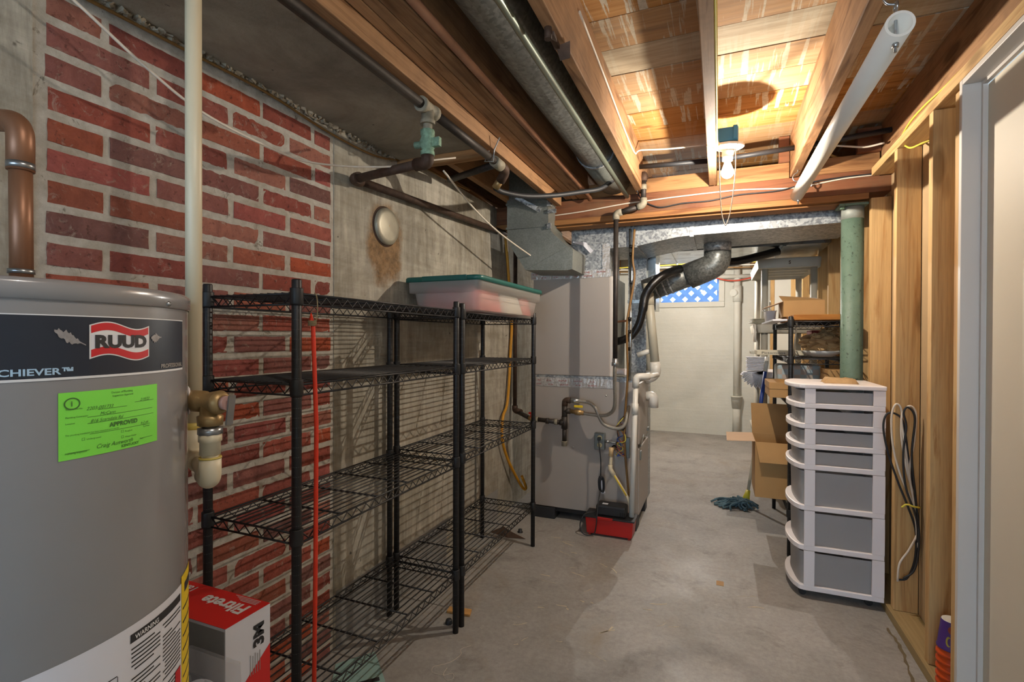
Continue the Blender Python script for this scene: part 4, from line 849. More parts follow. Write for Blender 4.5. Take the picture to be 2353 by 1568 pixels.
part('pipe', MB().tube([(-.41,3.24,1.0),(-.37,3.40,.998)], .0165, 16), M['pvc'], wp)
# thin verticals
solo('steel_conduit', MB().tube([(-.535,3.30,1.945),(-.528,3.30,1.45),(-.521,3.25,1.40),(-.520,3.23,.97)], .0085, 10), M['galv_shiny'], 'thin steel conduit with black tape bands beside the furnace', 'conduit')
for z in (1.83, 1.78, 1.60, 1.36, 1.28, 1.17, 1.07): part('tape_band', MB().tube([(-.531+(1.83-z)*.012,3.30 if z > 1.42 else 3.24,z+.012),(-.531+(1.83-z)*.012,3.30 if z > 1.42 else 3.24,z-.012)], .0105, 10), M['black_tape'], bpy.data.objects['steel_conduit'])
solo('control_wire', MB().tube(smooth_path([(-.505,3.29,1.94),(-.515,3.285,1.75),(-.503,3.28,1.62),(-.54,3.24,1.35),(-.54,3.235,1.2),(-.535,3.235,1.0),(-.548,3.24,.8),(-.556,3.24,.62),(-.545,3.24,.45),(-.522,3.235,.22)]), .007, 8), M['brown_cable'], 'brown wire loom running down the furnace corner', 'cable')
rn = random.Random(8)
for i, (mm, lab) in enumerate((('copper','thin copper-coloured wire loop beside the grey switch box'),('red_tube','thin red wire loop beside the grey switch box'),('blue_plastic','thin blue wire loop beside the grey switch box'),('black_rubber','thin black wire loop beside the grey switch box'),('lemon_cable','thin yellow wire loop beside the grey switch box'))):
    pts = [(-.555+rn.uniform(-.01,.01),3.25,.74)]+[(-.575+rn.uniform(-.035,.03),3.235+rn.uniform(-.02,.03),.70-.035*k+rn.uniform(-.01,.01)) for k in range(7)]+[(-.55,3.27,.50)]
    solo('control_wire', MB().tube(smooth_path(pts), .0028, 6), M[mm], lab, 'cable')
solo('switch_box', MB().box(-.553, -.523, 3.255, FY-.001, .47, .60), M['outlet_grey'], 'slim grey switch box at the furnace corner behind the white pipe', 'box', bevel=.004)
# vent pipes right of the furnace
vp = thing('vent_pipe', 'pair of grey plastic vent pipes with elbows behind the furnace corner', 'pipe', (-.42, 3.65, .75))
part('pipe', MB().tube([(-.462,3.60,1.62),(-.405,3.60,1.03)], .030, 18), M['pvc_grey'], vp); part('pipe', MB().tube([(-.515,3.92,1.50),(-.48,3.86,1.0)], .030, 18), M['pvc_grey'], vp)
part('coupling', MB().tube([(-.455,3.60,1.55),(-.448,3.60,1.47)], .034, 18), M['pvc_grey'], vp); part('coupling', MB().tube([(-.4105,3.60,1.075),(-.407,3.60,1.035)], .0345, 18), M['pvc'], vp)
part('elbow', MB().tube(bend([(-.408,3.60,1.06),(-.403,3.60,.985),(-.475,3.60,.95)], .05, 8), .036, 18), M['pvc'], vp); part('elbow', MB().tube(bend([(-.475,3.66,.83),(-.425,3.66,.83),(-.425,3.66,.75)], .04, 8), .034, 18), M['pvc'], vp)
part('cross_pipe', MB().tube([(-.53,3.60,1.12),(-.42,3.62,1.16)], .0175, 14), M['pvc'], vp)
# coil-side oddments
solo('condensate_trap', MB().tube(bend([(-.655,3.36,1.02),(-.60,3.33,1.02),(-.56,3.31,1.02)], .02), .022, 12), M['white_plastic'], 'small white trap fitting at the foot of the upper furnace cabinet', 'fitting')
solo('service_port', MB().tube([(-.66,3.33,1.36),(-.632,3.33,1.36)], .016, 12), M['black_rubber'], 'black service port on the right edge of the upper furnace cabinet', 'fitting')
solo('copper_stub', MB().tube([(-.645,3.34,1.345),(-.55,3.31,1.352)], .0075, 10), M['copper'], 'short copper stub leaving the upper furnace cabinet', 'pipe')

# rear room: pipes on the white wall, cables under the joists
vb = thing('waste_pipe', 'white painted vertical waste pipe on the white rear wall', 'pipe', (.21, 6.92, 0))
part('pipe', MB().tube([(.21,6.92,.36),(.21,6.92,2.34)], .041, 20), M['white_wall'], vb); part('pipe', MB().tube([(.21,6.92,0),(.21,6.92,.50)], .047, 20), M['white_wall'], vb)
part('hub', MB().tube([(.21,6.92,.36),(.21,6.92,.45),(.21,6.92,.451),(.21,6.92,.50),(.21,6.92,.501),(.21,6.92,.515)], [.052,.062,.064,.064,.070,.070], 20), M['white_wall'], vb)
part('cleanout', MB().tube([(.21,6.92,1.70),(.21,6.92,1.90)], .052, 20).tube([(.20,6.92,1.81),(.16,6.86,1.81)], .045, 18), M['white_wall'], vb)
solo('wall_pipe', MB().tube([(-.82,6.90,2.034),(.52,6.90,2.011)], .027, 16), M['white_wall'], 'horizontal white pipe above the small window on the rear wall', 'pipe')
solo('red_hose', MB().tube(smooth_path([(-.9,6.85,2.01),(-.35,6.85,2.0),(-.065,6.85,2.0),(.10,6.85,1.965),(.25,6.85,1.965),(.44,6.85,2.01),(.6,6.85,2.06)]), .009, 8), M['red_tube'], 'thin red tube sagging along the rear wall above the window', 'tube')
rn = random.Random(14)
for i, (mm, lab) in enumerate((('lemon_cable','yellow cable strung under the rear joists behind the round duct'),('white_cable','white cable strung under the rear joists behind the round duct'),('brown_cable','brown cable strung under the rear joists behind the round duct'))):
    pts = [(-1.3+.33*k, 6.2+.12*i, 2.10-.012*i+rn.uniform(-.012,.008)) for k in range(7)]
    solo('cable', MB().tube(smooth_path(pts), .007, 8), M[mm], lab, 'cable')
part('rim_joist', MB().box(-1.62, -1.58, 1.95, 7.1, 2.15, 2.37), M['joist'], wall_left)

# ================================================================== wire shelving
def wire_unit(x0, x1, y0, y1, zs, H, label, group):
    t = thing('wire_shelving', label, 'shelf', ((x0+x1)/2, (y0+y1)/2, 0), group)
    for x in (x0, x1):
        for y in (y0, y1):
            p = part('post', MB().tube([(x,y,0),(x,y,H-.003),(x,y,H)], [.0125,.0125,.011], 14), M['black_wire'], t)
            gz = MB(); z = .06
            while z < H-.03: gz.lathe([(.01262,z),(.0122,z+.0006),(.01262,z+.0012)], (x,y,0), 14); z += .0255
            part('groove_rings', gz, M['galv_dark'], p, kind='stuff')
    for z in zs:
        mb = MB(); e = .012; a0, a1, b0, b1 = x0+e, x1-e, y0+e, y1-e
        for dz, r in ((0, .0032), (-.028, .0030)):
            for x in (x0, x1): mb.tube([(x,b0,z+dz),(x,b1,z+dz)], r, 6)
            for y in (y0, y1): mb.tube([(a0,y,z+dz),(a1,y,z+dz)], r, 6)
        for x in (x0, x1):                                    # zigzag trusses
            n = int((b1-b0)/.0215); mb.tube([(x, b0+.008+(b1-b0-.016)*k/n, z-.004-(.021 if k % 2 else 0)) for k in range(n+1)], .0019, 5)
        for y in (y0, y1):
            n = int((a1-a0)/.0215); mb.tube([(a0+.008+(a1-a0-.016)*k/n, y, z-.004-(.021 if k % 2 else 0)) for k in range(n+1)], .0019, 5)
        n = 13
        for k in range(1, n): x = x0+(x1-x0)*k/n; mb.tube([(x,y0,z+.003),(x,y1,z+.003)], .0021, 5)
        for f in (.2, .4, .6, .8): y = y0+(y1-y0)*f; mb.tube([(x0,y,z-.002),(x1,y,z-.002)], .0034, 6)
        sh = part('shelf', mb, M['black_wire'], t)
        for x in (x0, x1):
            for y in (y0, y1): part('collar', MB().lathe([(.0126,.014),(.0160,.014),(.0165,.012),(.0168,-.026),(.0150,-.031),(.0126,-.031)], (x,y,z), 16), M['black_plastic'], sh)
    return t
SG = 'black wire shelving units'
wire_unit(-1.349, -1.016, .997, 1.857, (1.353, 1.115, .725, .252), 1.39, 'black wire shelving unit against the brick wall, nearest the water heater', SG)
wire_unit(-1.349, -1.016, 1.909, 2.805, (1.348, 1.115, .732, .248), 1.386, 'black wire shelving unit holding the teal-lidded bin beside the furnace', SG)
wire_unit(.378, .704, 3.245, 4.115, (1.335, 1.125, .878, .252), 1.366, 'black wire shelving unit on the right behind the white drawer cart', SG)
# orange cord tied to the first unit
oc = thing('orange_pole', 'bright orange-red rod tied with twine to the front shelf post', 'rod', (-1.0, 1.05, 0))
part('rod', MB().tube([(-1.012,1.050,0),(-1.006,1.053,.6),(-1.006,1.056,1.0),(-1.018,1.056,1.27),(-1.022,1.055,1.285),(-1.024,1.055,1.305)], [.0058,.0058,.0058,.0058,.0058,.0015], 14), M['orange_tape'], oc)
tw = MB(); pts = []
for k in range(49): a = k/48*2*math.pi*4; pts.append((-1.020+.0098*math.cos(a), 1.0555+.0098*math.sin(a), 1.285-.0035*k/12))
tw.tube(pts, .0022, 6); tw.tube(smooth_path([(-1.012,1.062,1.284),(-1.010,1.064,1.31),(-1.011,1.063,1.345),(-1.014,1.058,1.360)]), .0017, 6)
part('twine', tw, M['twine'], oc)

# ================================================================== bin
bn = thing('storage_bin', 'cloudy plastic storage bin with a teal lid on the wire shelving', 'bin', (-1.165, 2.4, 1.353))
def rrect(x0, x1, y0, y1, r, n=5):
    out = []
    for cx, cy, a in ((x1-r,y1-r,0),(x0+r,y1-r,90),(x0+r,y0+r,180),(x1-r,y0+r,270)):
        for k in range(n+1): t = R(a+90*k/n); out.append((cx+r*math.cos(t), cy+r*math.sin(t)))
    return out
def loft(secs, cap0=True, cap1=False, smooth=True):
    mb = MB(); n = len(secs[0][0]); vs = []
    for poly, z in secs: vs += [(x,y,z) for x, y in poly]
    fs = [(i*n+k, i*n+(k+1)%n, (i+1)*n+(k+1)%n, (i+1)*n+k) for i in range(len(secs)-1) for k in range(n)]
    if cap0: fs.append(tuple(reversed(range(n))))
    if cap1: fs.append(tuple((len(secs)-1)*n+k for k in range(n)))
    return mb.add(vs, fs, smooth)
X0, X1, Y0, Y1 = -1.362, -.972, 1.99, 2.83
part('tub', loft([(rrect(X0+.035,X1-.03,Y0+.045,Y1-.05,.03), 1.359),(rrect(X0+.022,X1-.017,Y0+.03,Y1-.03,.035), 1.445),(rrect(X0+.022,X1-.017,Y0+.03,Y1-.03,.035), 1.446),(rrect(X0+.006,X1-.004,Y0+.008,Y1-.008,.03), 1.447),(rrect(X0+.004,X1-.002,Y0+.006,Y1-.006,.03), 1.500)]), M['bin'], bn)
ld = part('lid', loft([(rrect(X0-.006,X1+.006,Y0-.008,Y1+.008,.035), 1.496),(rrect(X0-.006,X1+.006,Y0-.008,Y1+.008,.035), 1.513),(rrect(X0-.002,X1+.002,Y0-.004,Y1+.004,.033), 1.518),(rrect(X0+.05,X1-.05,Y0+.05,Y1-.05,.03), 1.519),(rrect(X0+.06,X1-.06,Y0+.06,Y1-.06,.03), 1.512)], True, True), M['teal_lid'], bn)
part('rim_band', MB().box(X0+.10, X1-.06, Y0-.013, Y0-.007, 1.497, 1.519), M['teal_lid'], ld, bevel=.002)
def lump(x0, x1, y0, y1, z0, z1, seed, n=12):
    rn = random.Random(seed); mb = MB(); vs = []
    for i in range(n+1):
        for j in range(n+1):
            u, v = i/n, j/n; e = min(1, 28*u*(1-u))*min(1, 28*v*(1-v)); vs.append((x0+(x1-x0)*u+rn.uniform(-.004,.004), y0+(y1-y0)*v+rn.uniform(-.004,.004), z0+(z1-z0)*e*rn.uniform(.72,1)))
    W = n+1
    return mb.add(vs, [(i*W+j,(i+1)*W+j,(i+1)*W+j+1,i*W+j+1) for i in range(n) for j in range(n)], True)
solo('folded_cloth', lump(X0+.042, X1-.037, Y0+.052, 2.34, 1.366, 1.492, 3), M['pink_cloth'], 'pink cloth bundled inside the near end of the storage bin', 'cloth')
solo('folded_cloth', lump(X0+.042, X1-.037, 2.34, 2.62, 1.366, 1.485, 5), M['pale_cloth'], 'pale cloth in the middle of the storage bin', 'cloth')
solo('folded_cloth', lump(X0+.042, X1-.037, 2.62, Y1-.07, 1.366, 1.48, 9), M['pink_cloth'], 'pink and white cloth in the far end of the storage bin', 'cloth')

# ================================================================== things round the water heater
fb = thing('filter_box', 'tall red and white air filter carton standing between heater and shelving', 'box', (-1.14, .79, 0))
part('carton', MB().box(-1.347, -.940, .733, .845, 0, .634), M['paper'], fb)
part('red_panel', MB().box(-1.347, -.9398, .7325, .8452, .6342, .6349), M['red_card'], fb)
part('red_panel', MB().add([(-.9394,.7335,.46),(-.9394,.7335,.0),(-.9394,.8445,.0),(-.9394,.8445,.545)], [(0,1,2,3)]), M['red_card'], fb)
gpn = part('printed_front', MB().box(-1.345, -.942, .7318, .7326, .30, .628), M['grey_card'], fb)
part('window_film', MB().prism([(-1.2,.52),(-1.0,.52),(-.985,.51),(-.98,.49),(-.995,.46),(-1.02,.30),(-1.2,.30)], lambda u, v, d: Vector((u,d,v)), .7300, .7316), M['dark_print'], gpn)
for k in range(5): part('filter_pleat', MB().add([(-1.17+.04*k,.7294,.515),(-1.16+.04*k,.7294,.515),(-1.10+.04*k,.7294,.31),(-1.14+.04*k,.7294,.31)], [(0,1,2,3)]), M['grey_print'], gpn)
flt = MB()
def topf(ox, oy): return lambda x, y: Vector((ox-x, oy-y, .6354))          # upside-down lettering on the top
part('lettering', txt(MB(), 'Filtrete', .047, lambda x, y: Vector((-.962-x, .815-y, .6356)), bold=.035), M['white_print'], fb)
part('lettering', txt(MB(), '16x2', .030, lambda x, y: Vector((-1.150-x, .830-y, .6356)), bold=.02), M['white_print'], fb)
for k in range(4): part('lettering', MB().box(-.965-.075+.01*k, -.962, .840-.0045*k-.0012, .840-.0045*k, .6352, .6356), M['white_print'], fb)
part('lettering', txt(MB(), '3M', .040, lambda x, y: Vector((-.9390, .826-y*.9, .555+x)), bold=.05), M['dark_print'], fb)
for k in range(5): part('lettering', MB().box(-.9392, -.9388, .792+.006*k, .7935+.006*k, .50, .545-.004*(k % 2)), M['grey_print'], fb)
part('arrow', MB().add([(-.9388,.775,.50),(-.9388,.795,.48),(-.9388,.785,.478),(-.9388,.795,.44),(-.9388,.775,.435),(-.9388,.77,.475),(-.9388,.76,.475)], [(0,1,2,3,4,5,6)]), M['white_print'], fb)
bg_ = thing('plastic_bag', 'clear plastic bag with a white card disc leaning on the filter carton', 'bag', (-.93, .69, .3))
part('film', loft([(rrect(-1.0,-.845,.660,.715,.02),.2),(rrect(-1.0,-.85,.665,.712,.018),.45),(rrect(-.99,-.85,.675,.703,.012),.56),(rrect(-.985,-.845,.684,.692,.003),.615)]), M['clear'], bg_)
part('card_disc', MB().lathe([(.0001,0),(.055,0),(.055,.002),(.0001,.002)], (-.925,.672,.515), 36, (.25,-1,.12)), M['paper'], bg_)
part('lettering', txt(MB(), 'NEED HELP', .012, lambda x, y: Vector((-.962+x, .668, .535+y)), bold=.02), M['grey_print'], bg_)
solo('carton', MB().box(-1.03, -.84, .645, .728, 0, .2), M['card'], 'low brown carton on the floor carrying the clear plastic bag', 'box', bevel=.003)
# vent cap on concrete wall
vc = thing('wall_vent', 'round tarnished metal cap set in the concrete wall', 'cap', (-1.39, 1.889, 1.74))
part('cap', MB().lathe([(.0001,.024),(.060,.023),(.078,.020),(.082,.015),(.082,-.002)], (-1.4,1.889,1.74), 40, (1,0,0)), paint('tarnished_tin', '#a39d8b', .45, .4, .2, 12), vc)
part('collar', MB().lathe([(.082,.004),(.090,.003),(.092,-.002)], (-1.4,1.889,1.74), 40, (1,0,0)), M['rust_iron'], vc)
part('rivet', MB().lathe([(.0001,.0255),(.003,.0245)], (-1.4,1.889,1.742), 8, (1,0,0)), M['brass'], vc)
solo('stone_scar', MB().box(-1.401, -1.397, .50, .512, 1.70, 1.83).box(-1.401,-1.397,.47,.512,1.69,1.70), M['white_print'], 'white paint drip on the grey concrete beside the bricks', 'paint mark')
# small things on the floor
solo('wood_scrap', MB().prism([(-1.125,1.973),(-1.014,1.985),(-1.028,2.03),(-1.132,2.012)], lambda u, v, d: Vector((u,v,d)), 0, .010), M['scrap'], 'small offcut of yellow wood on the floor by the shelf legs', 'wood offcut', bevel=.001)
solo('foot_cap', MB().lathe([(.0001,.018),(.012,.018),(.014,.014),(.016,0)], (-1.075,1.905,0), 16), M['black_rubber'], 'loose black foot cap on the floor between the two shelf units', 'cap')
solo('foot_cap', MB().lathe([(.0001,.02),(.012,.02),(.013,.006),(.017,.004),(.017,0)], (-1.163,2.975,0), 16), M['black_rubber'], 'loose black foot cap on the floor near the furnace', 'cap')
solo('flyer', MB().add([(-1.335,1.5,.002),(-1.245,1.62,.002),(-1.10,1.49,.004),(-1.17,1.36,.003),(-1.255,1.385,.006)], [(0,4,3,2,1)]), M['teal_paper'], 'pale teal printed sheet on the floor under the shelving', 'paper')
part('printing', MB().add([(-1.185,1.42,.0055),(-1.12,1.485,.0055),(-1.135,1.50,.0055),(-1.20,1.435,.0055)], [(0,1,2,3)]), M['dark_print'], bpy.data.objects['flyer'])
solo('thread', MB().tube(smooth_path([(-.915,1.80,.001),(-.94,1.765,.001),(-.925,1.735,.001),(-.935,1.69,.001),(-.955,1.66,.001),(-.985,1.63,.001),(-.97,1.60,.001),(-.925,1.605,.001),(-.90,1.625,.001),(-.885,1.60,.001),(-.905,1.585,.001),(-.93,1.61,.001),(-.935,1.645,.001)]), .0007, 5), M['white_cable'], 'curly white thread lying on the floor', 'thread')
solo('debris', MB().add([(-1.34,2.90,.002),(-1.27,2.955,.03),(-1.2,2.93,.012),(-1.09,2.885,.002),(-1.2,2.86,.002)], [(0,4,1),(4,2,1),(4,3,2),(0,1,2),(0,2,3)]), M['rust_iron'], 'rusty flake of debris on the floor by the far shelf leg', 'debris')

# ================================================================== drawer cart
ct = thing('drawer_cart', 'white plastic drawer cart with seven frosted drawers', 'drawer cart', (.56, 2.92, 0))
CX0, CX1, CY0, CY1 = .381, .700, 2.742, 3.098
def bow(d=0, o=.058):
    pts = [(CX1-d, CY0+d), (CX0, CY0+d), (CX0-.015, CY0+d+.006)]; m = (CY0+CY1)/2; h = (CY1-CY0)/2-d-.012
    for k in range(11):
        t = -1+2*k/10; pts.append((CX0-.022-(o-.022-d)*(1-t*t)**.75, m+h*t))
    pts += [(CX0-.015, CY1-d-.006), (CX0, CY1-d), (CX1-d, CY1-d)]; return pts
zl = [.040,.231,.422,.617,.715,.812,.909,1.003]
fl = lambda u, v, d: Vector((u, v, d))
part('top', MB().prism(bow(-.004, .062), fl, 1.003, 1.024), M['white_plastic'], ct, bevel=.005)
for i in range(7):
    z0, z1 = zl[i], zl[i+1]; rh = .024
    fr_ = part('frame', MB().prism(bow(0), fl, z0, z0+rh), M['white_plastic'], ct, bevel=.003)
    for y0, y1 in ((CY0, CY0+.012), (CY1-.012, CY1)):
        part('side_post', MB().box(CX0, CX0+.044, y0, y1, z0+rh, z1-.001), M['white_plastic'], fr_); part('side_post', MB().box(CX1-.047, CX1, y0, y1, z0+rh, z1-.001), M['white_plastic'], fr_)
    part('back_panel', MB().box(CX1-.006, CX1, CY0+.012, CY1-.012, z0+rh, z1-.001), M['white_plastic'], fr_)
    di = [(x+.010 if x < CX0 else x, y) for x, y in bow(.014, .052)]
    ring = di[1:-1]; n = len(ring); mb = MB()
    vs = [(x, y, z0+rh+.002) for x, y in ring]+[(x-(.004 if x < CX0 else 0), y, z1-.010) for x, y in ring]
    mb.add(vs, [(k, k+1, n+k+1, n+k) for k in range(n-1)], True)
    dw = part('drawer', mb, M['frost'], ct)
    part('drawer_floor', MB().prism(di, fl, z0+rh+.001, z0+rh+.003), M['frost'], dw)
    for y in (CY0+.016, CY1-.018): part('drawer_side', MB().box(CX0+.002, CX1-.01, y, y+.002, z0+rh+.002, z1-.014), M['frost'], dw)
    rn = random.Random(40+i)
    part('contents', MB().box(CX0+.06, CX0+.06+rn.uniform(.10,.17), CY0+.05, CY1-.05, z0+rh+.004, z0+rh+.004+(z1-z0)*rn.uniform(.3,.55)), M[rn.choice(['grey_card','dark_print','outlet_grey'])], dw)
for x in (CX0+.0, CX1-.05):
    for y in (CY0+.05, CY1-.05):
        c_ = part('caster', MB().tube([(x,y-.011,.0165),(x,y+.011,.0165)], .0165, 16), M['black_plastic'], ct); part('fork', MB().box(x-.012,x+.012,y-.014,y+.014,.026,.041), M['black_plastic'], c_)
rn = random.Random(6); mb = lump(.475, .62, 2.82, 2.95, 1.0245, 1.05, 31, 8); solo('crumpled_paper', mb, M['kraft'], 'piece of crumpled brown paper on top of the drawer cart', 'paper')

# ================================================================== steel post
po = thing('steel_post', 'speckled pale green steel post under the beam beside the studs', 'post', (.655, 3.172, 0))
part('column', MB().tube([(.655,3.172,.006),(.655,3.172,1.938)], .0515, 32), M['pole'], po)
part('cap_plate', MB().box(.585, .716, 3.115, 3.235, 1.940, 1.953), M['pole'], po, bevel=.003); part('base_plate', MB().box(.60, .71, 3.115, 3.228, 0, .006), M['pole'], po)
part('collar', MB().tube([(.655,3.172,1.875),(.655,3.172,1.939)], .0518, 32), paint('bare_grey_steel', '#8e938c', .6, .2, .2, 20), po)
part('bolt', MB().tube([(.60,3.13,1.938),(.60,3.13,1.925)], .011, 6), M['verdigris'], po)

# ================================================================== right shelving contents
solo('pine_board', MB().box(.394, .688, 3.262, 3.95, 1.3455, 1.376), M['pine'], 'varnished orange pine board on top of the right wire shelving', 'board', bevel=.002)
solo('white_board', MB().box(.288, .362, 3.27, 4.09, 1.3425, 1.352), M['paper'], 'thin white panel beside the pine board on the right shelving', 'board')
bxk = thing('cardboard_box', 'half open cardboard box with shipping labels on the pine board', 'box', (.49, 3.7, 1.377))
bw = MB().box(.375, .60, 3.58, 3.583, 1.377, 1.475).box(.375, .60, 3.857, 3.86, 1.377, 1.475).box(.375, .378, 3.583, 3.857, 1.377, 1.475).box(.597, .60, 3.583, 3.857, 1.377, 1.475).box(.378, .597, 3.583, 3.857, 1.377, 1.38)
part('walls', bw, M['card'], bxk)
tf = part('flap', MB().add([(.37,3.58,1.475),(.60,3.58,1.475),(.585,3.70,1.495),(.36,3.70,1.515),(.37,3.58,1.478),(.60,3.58,1.478),(.585,3.70,1.498),(.36,3.70,1.518)], [(0,1,2,3),(7,6,5,4),(0,4,5,1),(1,5,6,2),(2,6,7,3),(3,7,4,0)]), M['card'], bxk)
part('shipping_label', MB().add([(.43,3.60,1.4815),(.58,3.60,1.4815),(.57,3.68,1.4975),(.42,3.68,1.5065)], [(0,1,2,3)]), M['paper'], tf)
part('flap', MB().add([(.375,3.585,1.473),(.375,3.855,1.473),(.27,3.855,1.435),(.27,3.585,1.435),(.375,3.585,1.476),(.375,3.855,1.476),(.27,3.855,1.438),(.27,3.585,1.438)], [(0,1,2,3),(7,6,5,4),(0,4,5,1),(1,5,6,2),(2,6,7,3),(3,7,4,0)]), M['card_pale'], bxk)
wbk = thing('wire_basket', 'small white lined wire basket beside the half open box', 'basket', (.335, 3.975, 1.353))
part('liner', loft([(rrect(.305,.36,3.90,4.05,.02),1.354),(rrect(.300,.366,3.88,4.07,.02),1.43)]), M['white_plastic'], wbk)
part('hoop', MB().tube([(.333+.0*math.cos(a), 3.975+.06*math.cos(a), 1.43+.075*math.sin(a)) for a in [k*math.pi/14 for k in range(15)]], .0022, 6), M['chrome'], wbk)
part('rim', MB().tube(smooth_path([(.30,3.88,1.43),(.29,3.93,1.44),(.30,3.98,1.428),(.29,4.03,1.44),(.33,4.07,1.43),(.37,4.02,1.432),(.37,3.93,1.432),(.33,3.875,1.43)]), .0018, 6), M['chrome'], wbk)
gmb = thing('game_box', 'flat cream game box lettered along its edge on the second wire shelf', 'game', (.38, 3.8, 1.13))
part('lid', MB().box(.235, .60, 3.72, 3.95, 1.1305, 1.160), paint('cream_card', '#cfc6ad', .6), gmb, bevel=.002)
part('lettering', txt(MB(), 'Pictominos', .021, lambda x, y: Vector((.262+x, 3.7195, 1.138+y)), sx=1.5), M['dark_print'], gmb)
solo('game_tray', MB().box(.21, .50, 3.955, 4.10, 1.1305, 1.15), M['pvc_grey'], 'grey tray lying behind the cream game box', 'tray', bevel=.003)
bo = thing('bowl', 'white bowl on the second wire shelf heaped with brown paper', 'bowl', (.575, 3.5, 1.13))
part('dish', MB().lathe([(.0001,.0),(.05,.0),(.085,.018),(.105,.035),(.102,.037),(.08,.022),(.0001,.006)], (.575,3.5,1.1315), 28), M['ceramic'], bo)
rn = random.Random(77)
def crumple(c, sx, sy, sz, seed):
    rn = random.Random(seed); mb = MB(); n, m = 26, 14; vs = []
    for i in range(m+1):
        for j in range(n):
            ph = math.pi*i/m; th = 2*math.pi*j/n; q = rn.uniform(.72,1.15); vs.append((c[0]+sx*q*math.sin(ph)*math.cos(th), c[1]+sy*q*math.sin(ph)*math.sin(th), c[2]+sz*q*math.cos(ph)))
    return mb.add(vs, [(i*n+j, i*n+(j+1)%n, (i+1)*n+(j+1)%n, (i+1)*n+j) for i in range(m) for j in range(n)], False)
solo('crumpled_paper', crumple((.56,3.50,1.212), .112, .10, .058, 5), M['kraft'], 'heap of crumpled brown paper lying in the white bowl', 'paper')
solo('crumpled_paper', crumple((.635,3.56,1.275), .065, .07, .04, 8), M['kraft'], 'wad of brown paper on top of the heap against the green post', 'paper')
solo('red_box', MB().box(.56, .70, 3.78, 3.98, 1.1305, 1.295), paint('dark_red_card', '#7d1f14', .6), 'dark red carton behind the crumpled paper', 'box', bevel=.002)
solo('stick', MB().tube([(.415,3.30,1.335),(.400,3.32,1.135)], .0045, 8), M['pvc_grey'], 'thin stick hanging below the top right shelf', 'stick')
sbx = thing('small_carton', 'low closed cardboard carton on the third wire shelf', 'box', (.35, 3.5, .884))
part('base', MB().box(.285, .45, 3.40, 3.72, .8835, .945), M['card'], sbx, bevel=.002); part('lid', MB().box(.282, .453, 3.397, 3.723, .935, .975), M['card'], sbx, bevel=.002); part('tape', MB().box(.35, .385, 3.3965, 3.7235, .9752, .9758), M['scrap'], sbx)
plm = NT('plaid_fabric'); v_ = plm.n('ShaderNodeTexChecker'); v_.inputs['Scale'].default_value = 28; plm.l(plm.co, v_.inputs[0]); v_.inputs[1].default_value = lin('#aab9bd'); v_.inputs[2].default_value = lin('#b9aca0'); plm.done(v_.outputs[0], .8)
solo('plaid_case', MB().box(.365, .62, 3.80, 4.02, .8835, 1.065), plm.m, 'pale plaid fabric case on the third wire shelf', 'case', bevel=.015)
solo('brown_carton', MB().box(.58, .69, 3.36, 3.6, .8835, 1.06), M['card'], 'brown carton on the third wire shelf next to the green post', 'box', bevel=.002)
ob2 = thing('open_carton', 'large open cardboard carton with raised flaps on the bottom wire shelf', 'box', (.35, 3.6, .26))
ow = MB().box(.212, .50, 3.45, 3.453, .259, .60).box(.212, .50, 3.777, 3.78, .259, .60).box(.212, .215, 3.453, 3.777, .259, .60).box(.497, .50, 3.453, 3.777, .259, .60).box(.215, .497, 3.453, 3.777, .259, .262)
part('walls', ow, M['card'], ob2)
def flap(a, b, c, d, m='card'):
    n = (Vector(b)-Vector(a)).cross(Vector(d)-Vector(a)).normalized()*.003; v = [Vector(p) for p in (a,b,c,d)]
    return part('flap', MB().add(v+[p+n for p in v], [(3,2,1,0),(4,5,6,7),(0,1,5,4),(1,2,6,5),(2,3,7,6),(3,0,4,7)]), M[m], ob2)
flap((.212,3.782,.60),(.50,3.782,.60),(.50,3.80,.80),(.205,3.80,.80)); flap((.214,3.447,.60),(.50,3.447,.60),(.50,3.40,.485),(.235,3.40,.485))
flap((.211,3.46,.60),(.211,3.77,.60),(.05,3.77,.592),(.05,3.46,.592),'card_pale'); flap((.50,3.46,.60),(.50,3.77,.60),(.58,3.77,.66),(.58,3.46,.66))
# mop
mp = thing('mop', 'string mop with blue-grey yarn on the floor and a blue handle', 'mop', (.2, 4.05, 0))
part('handle', MB().tube([(.204,4.10,.09),(.262,4.16,.50)], .011, 10), M['pvc_grey'], mp); part('handle', MB().tube([(.262,4.16,.50),(.325,4.235,.99)], .0135, 12), M['blue_plastic'], mp, 'blue handle section'); part('grip', MB().tube([(.325,4.235,.99),(.3385,4.25,1.10)], .0155, 12), M['pvc'], mp)
part('socket', MB().tube([(.186,4.075,.03),(.208,4.105,.115)], [.03,.015], 10), M['yellow_plastic'], mp)
rn = random.Random(19); yn = MB()
for k in range(64):
    a = rn.uniform(0, 2*math.pi); L = rn.uniform(.06,.17); cx, cy = .165+rn.uniform(-.02,.02), 4.06+rn.uniform(-.02,.02); h = rn.uniform(.02,.055)
    ex, ey = cx-.06+L*math.cos(a)*1.05, cy+L*math.sin(a)*.75; px, py = -math.sin(a)*rn.uniform(-.04,.04), math.cos(a)*rn.uniform(-.04,.04)
    yn.tube(smooth_path([(cx,cy,h),(cx+(ex-cx)*.35+px,cy+(ey-cy)*.35+py,h*.9+.012),(cx+(ex-cx)*.7-px,cy+(ey-cy)*.7-py,h*.5+.008),(ex,ey,.008)],3), .0075, 6)
part('yarn', yn, M['mop'], mp, 'blue-grey yarn', 'stuff')

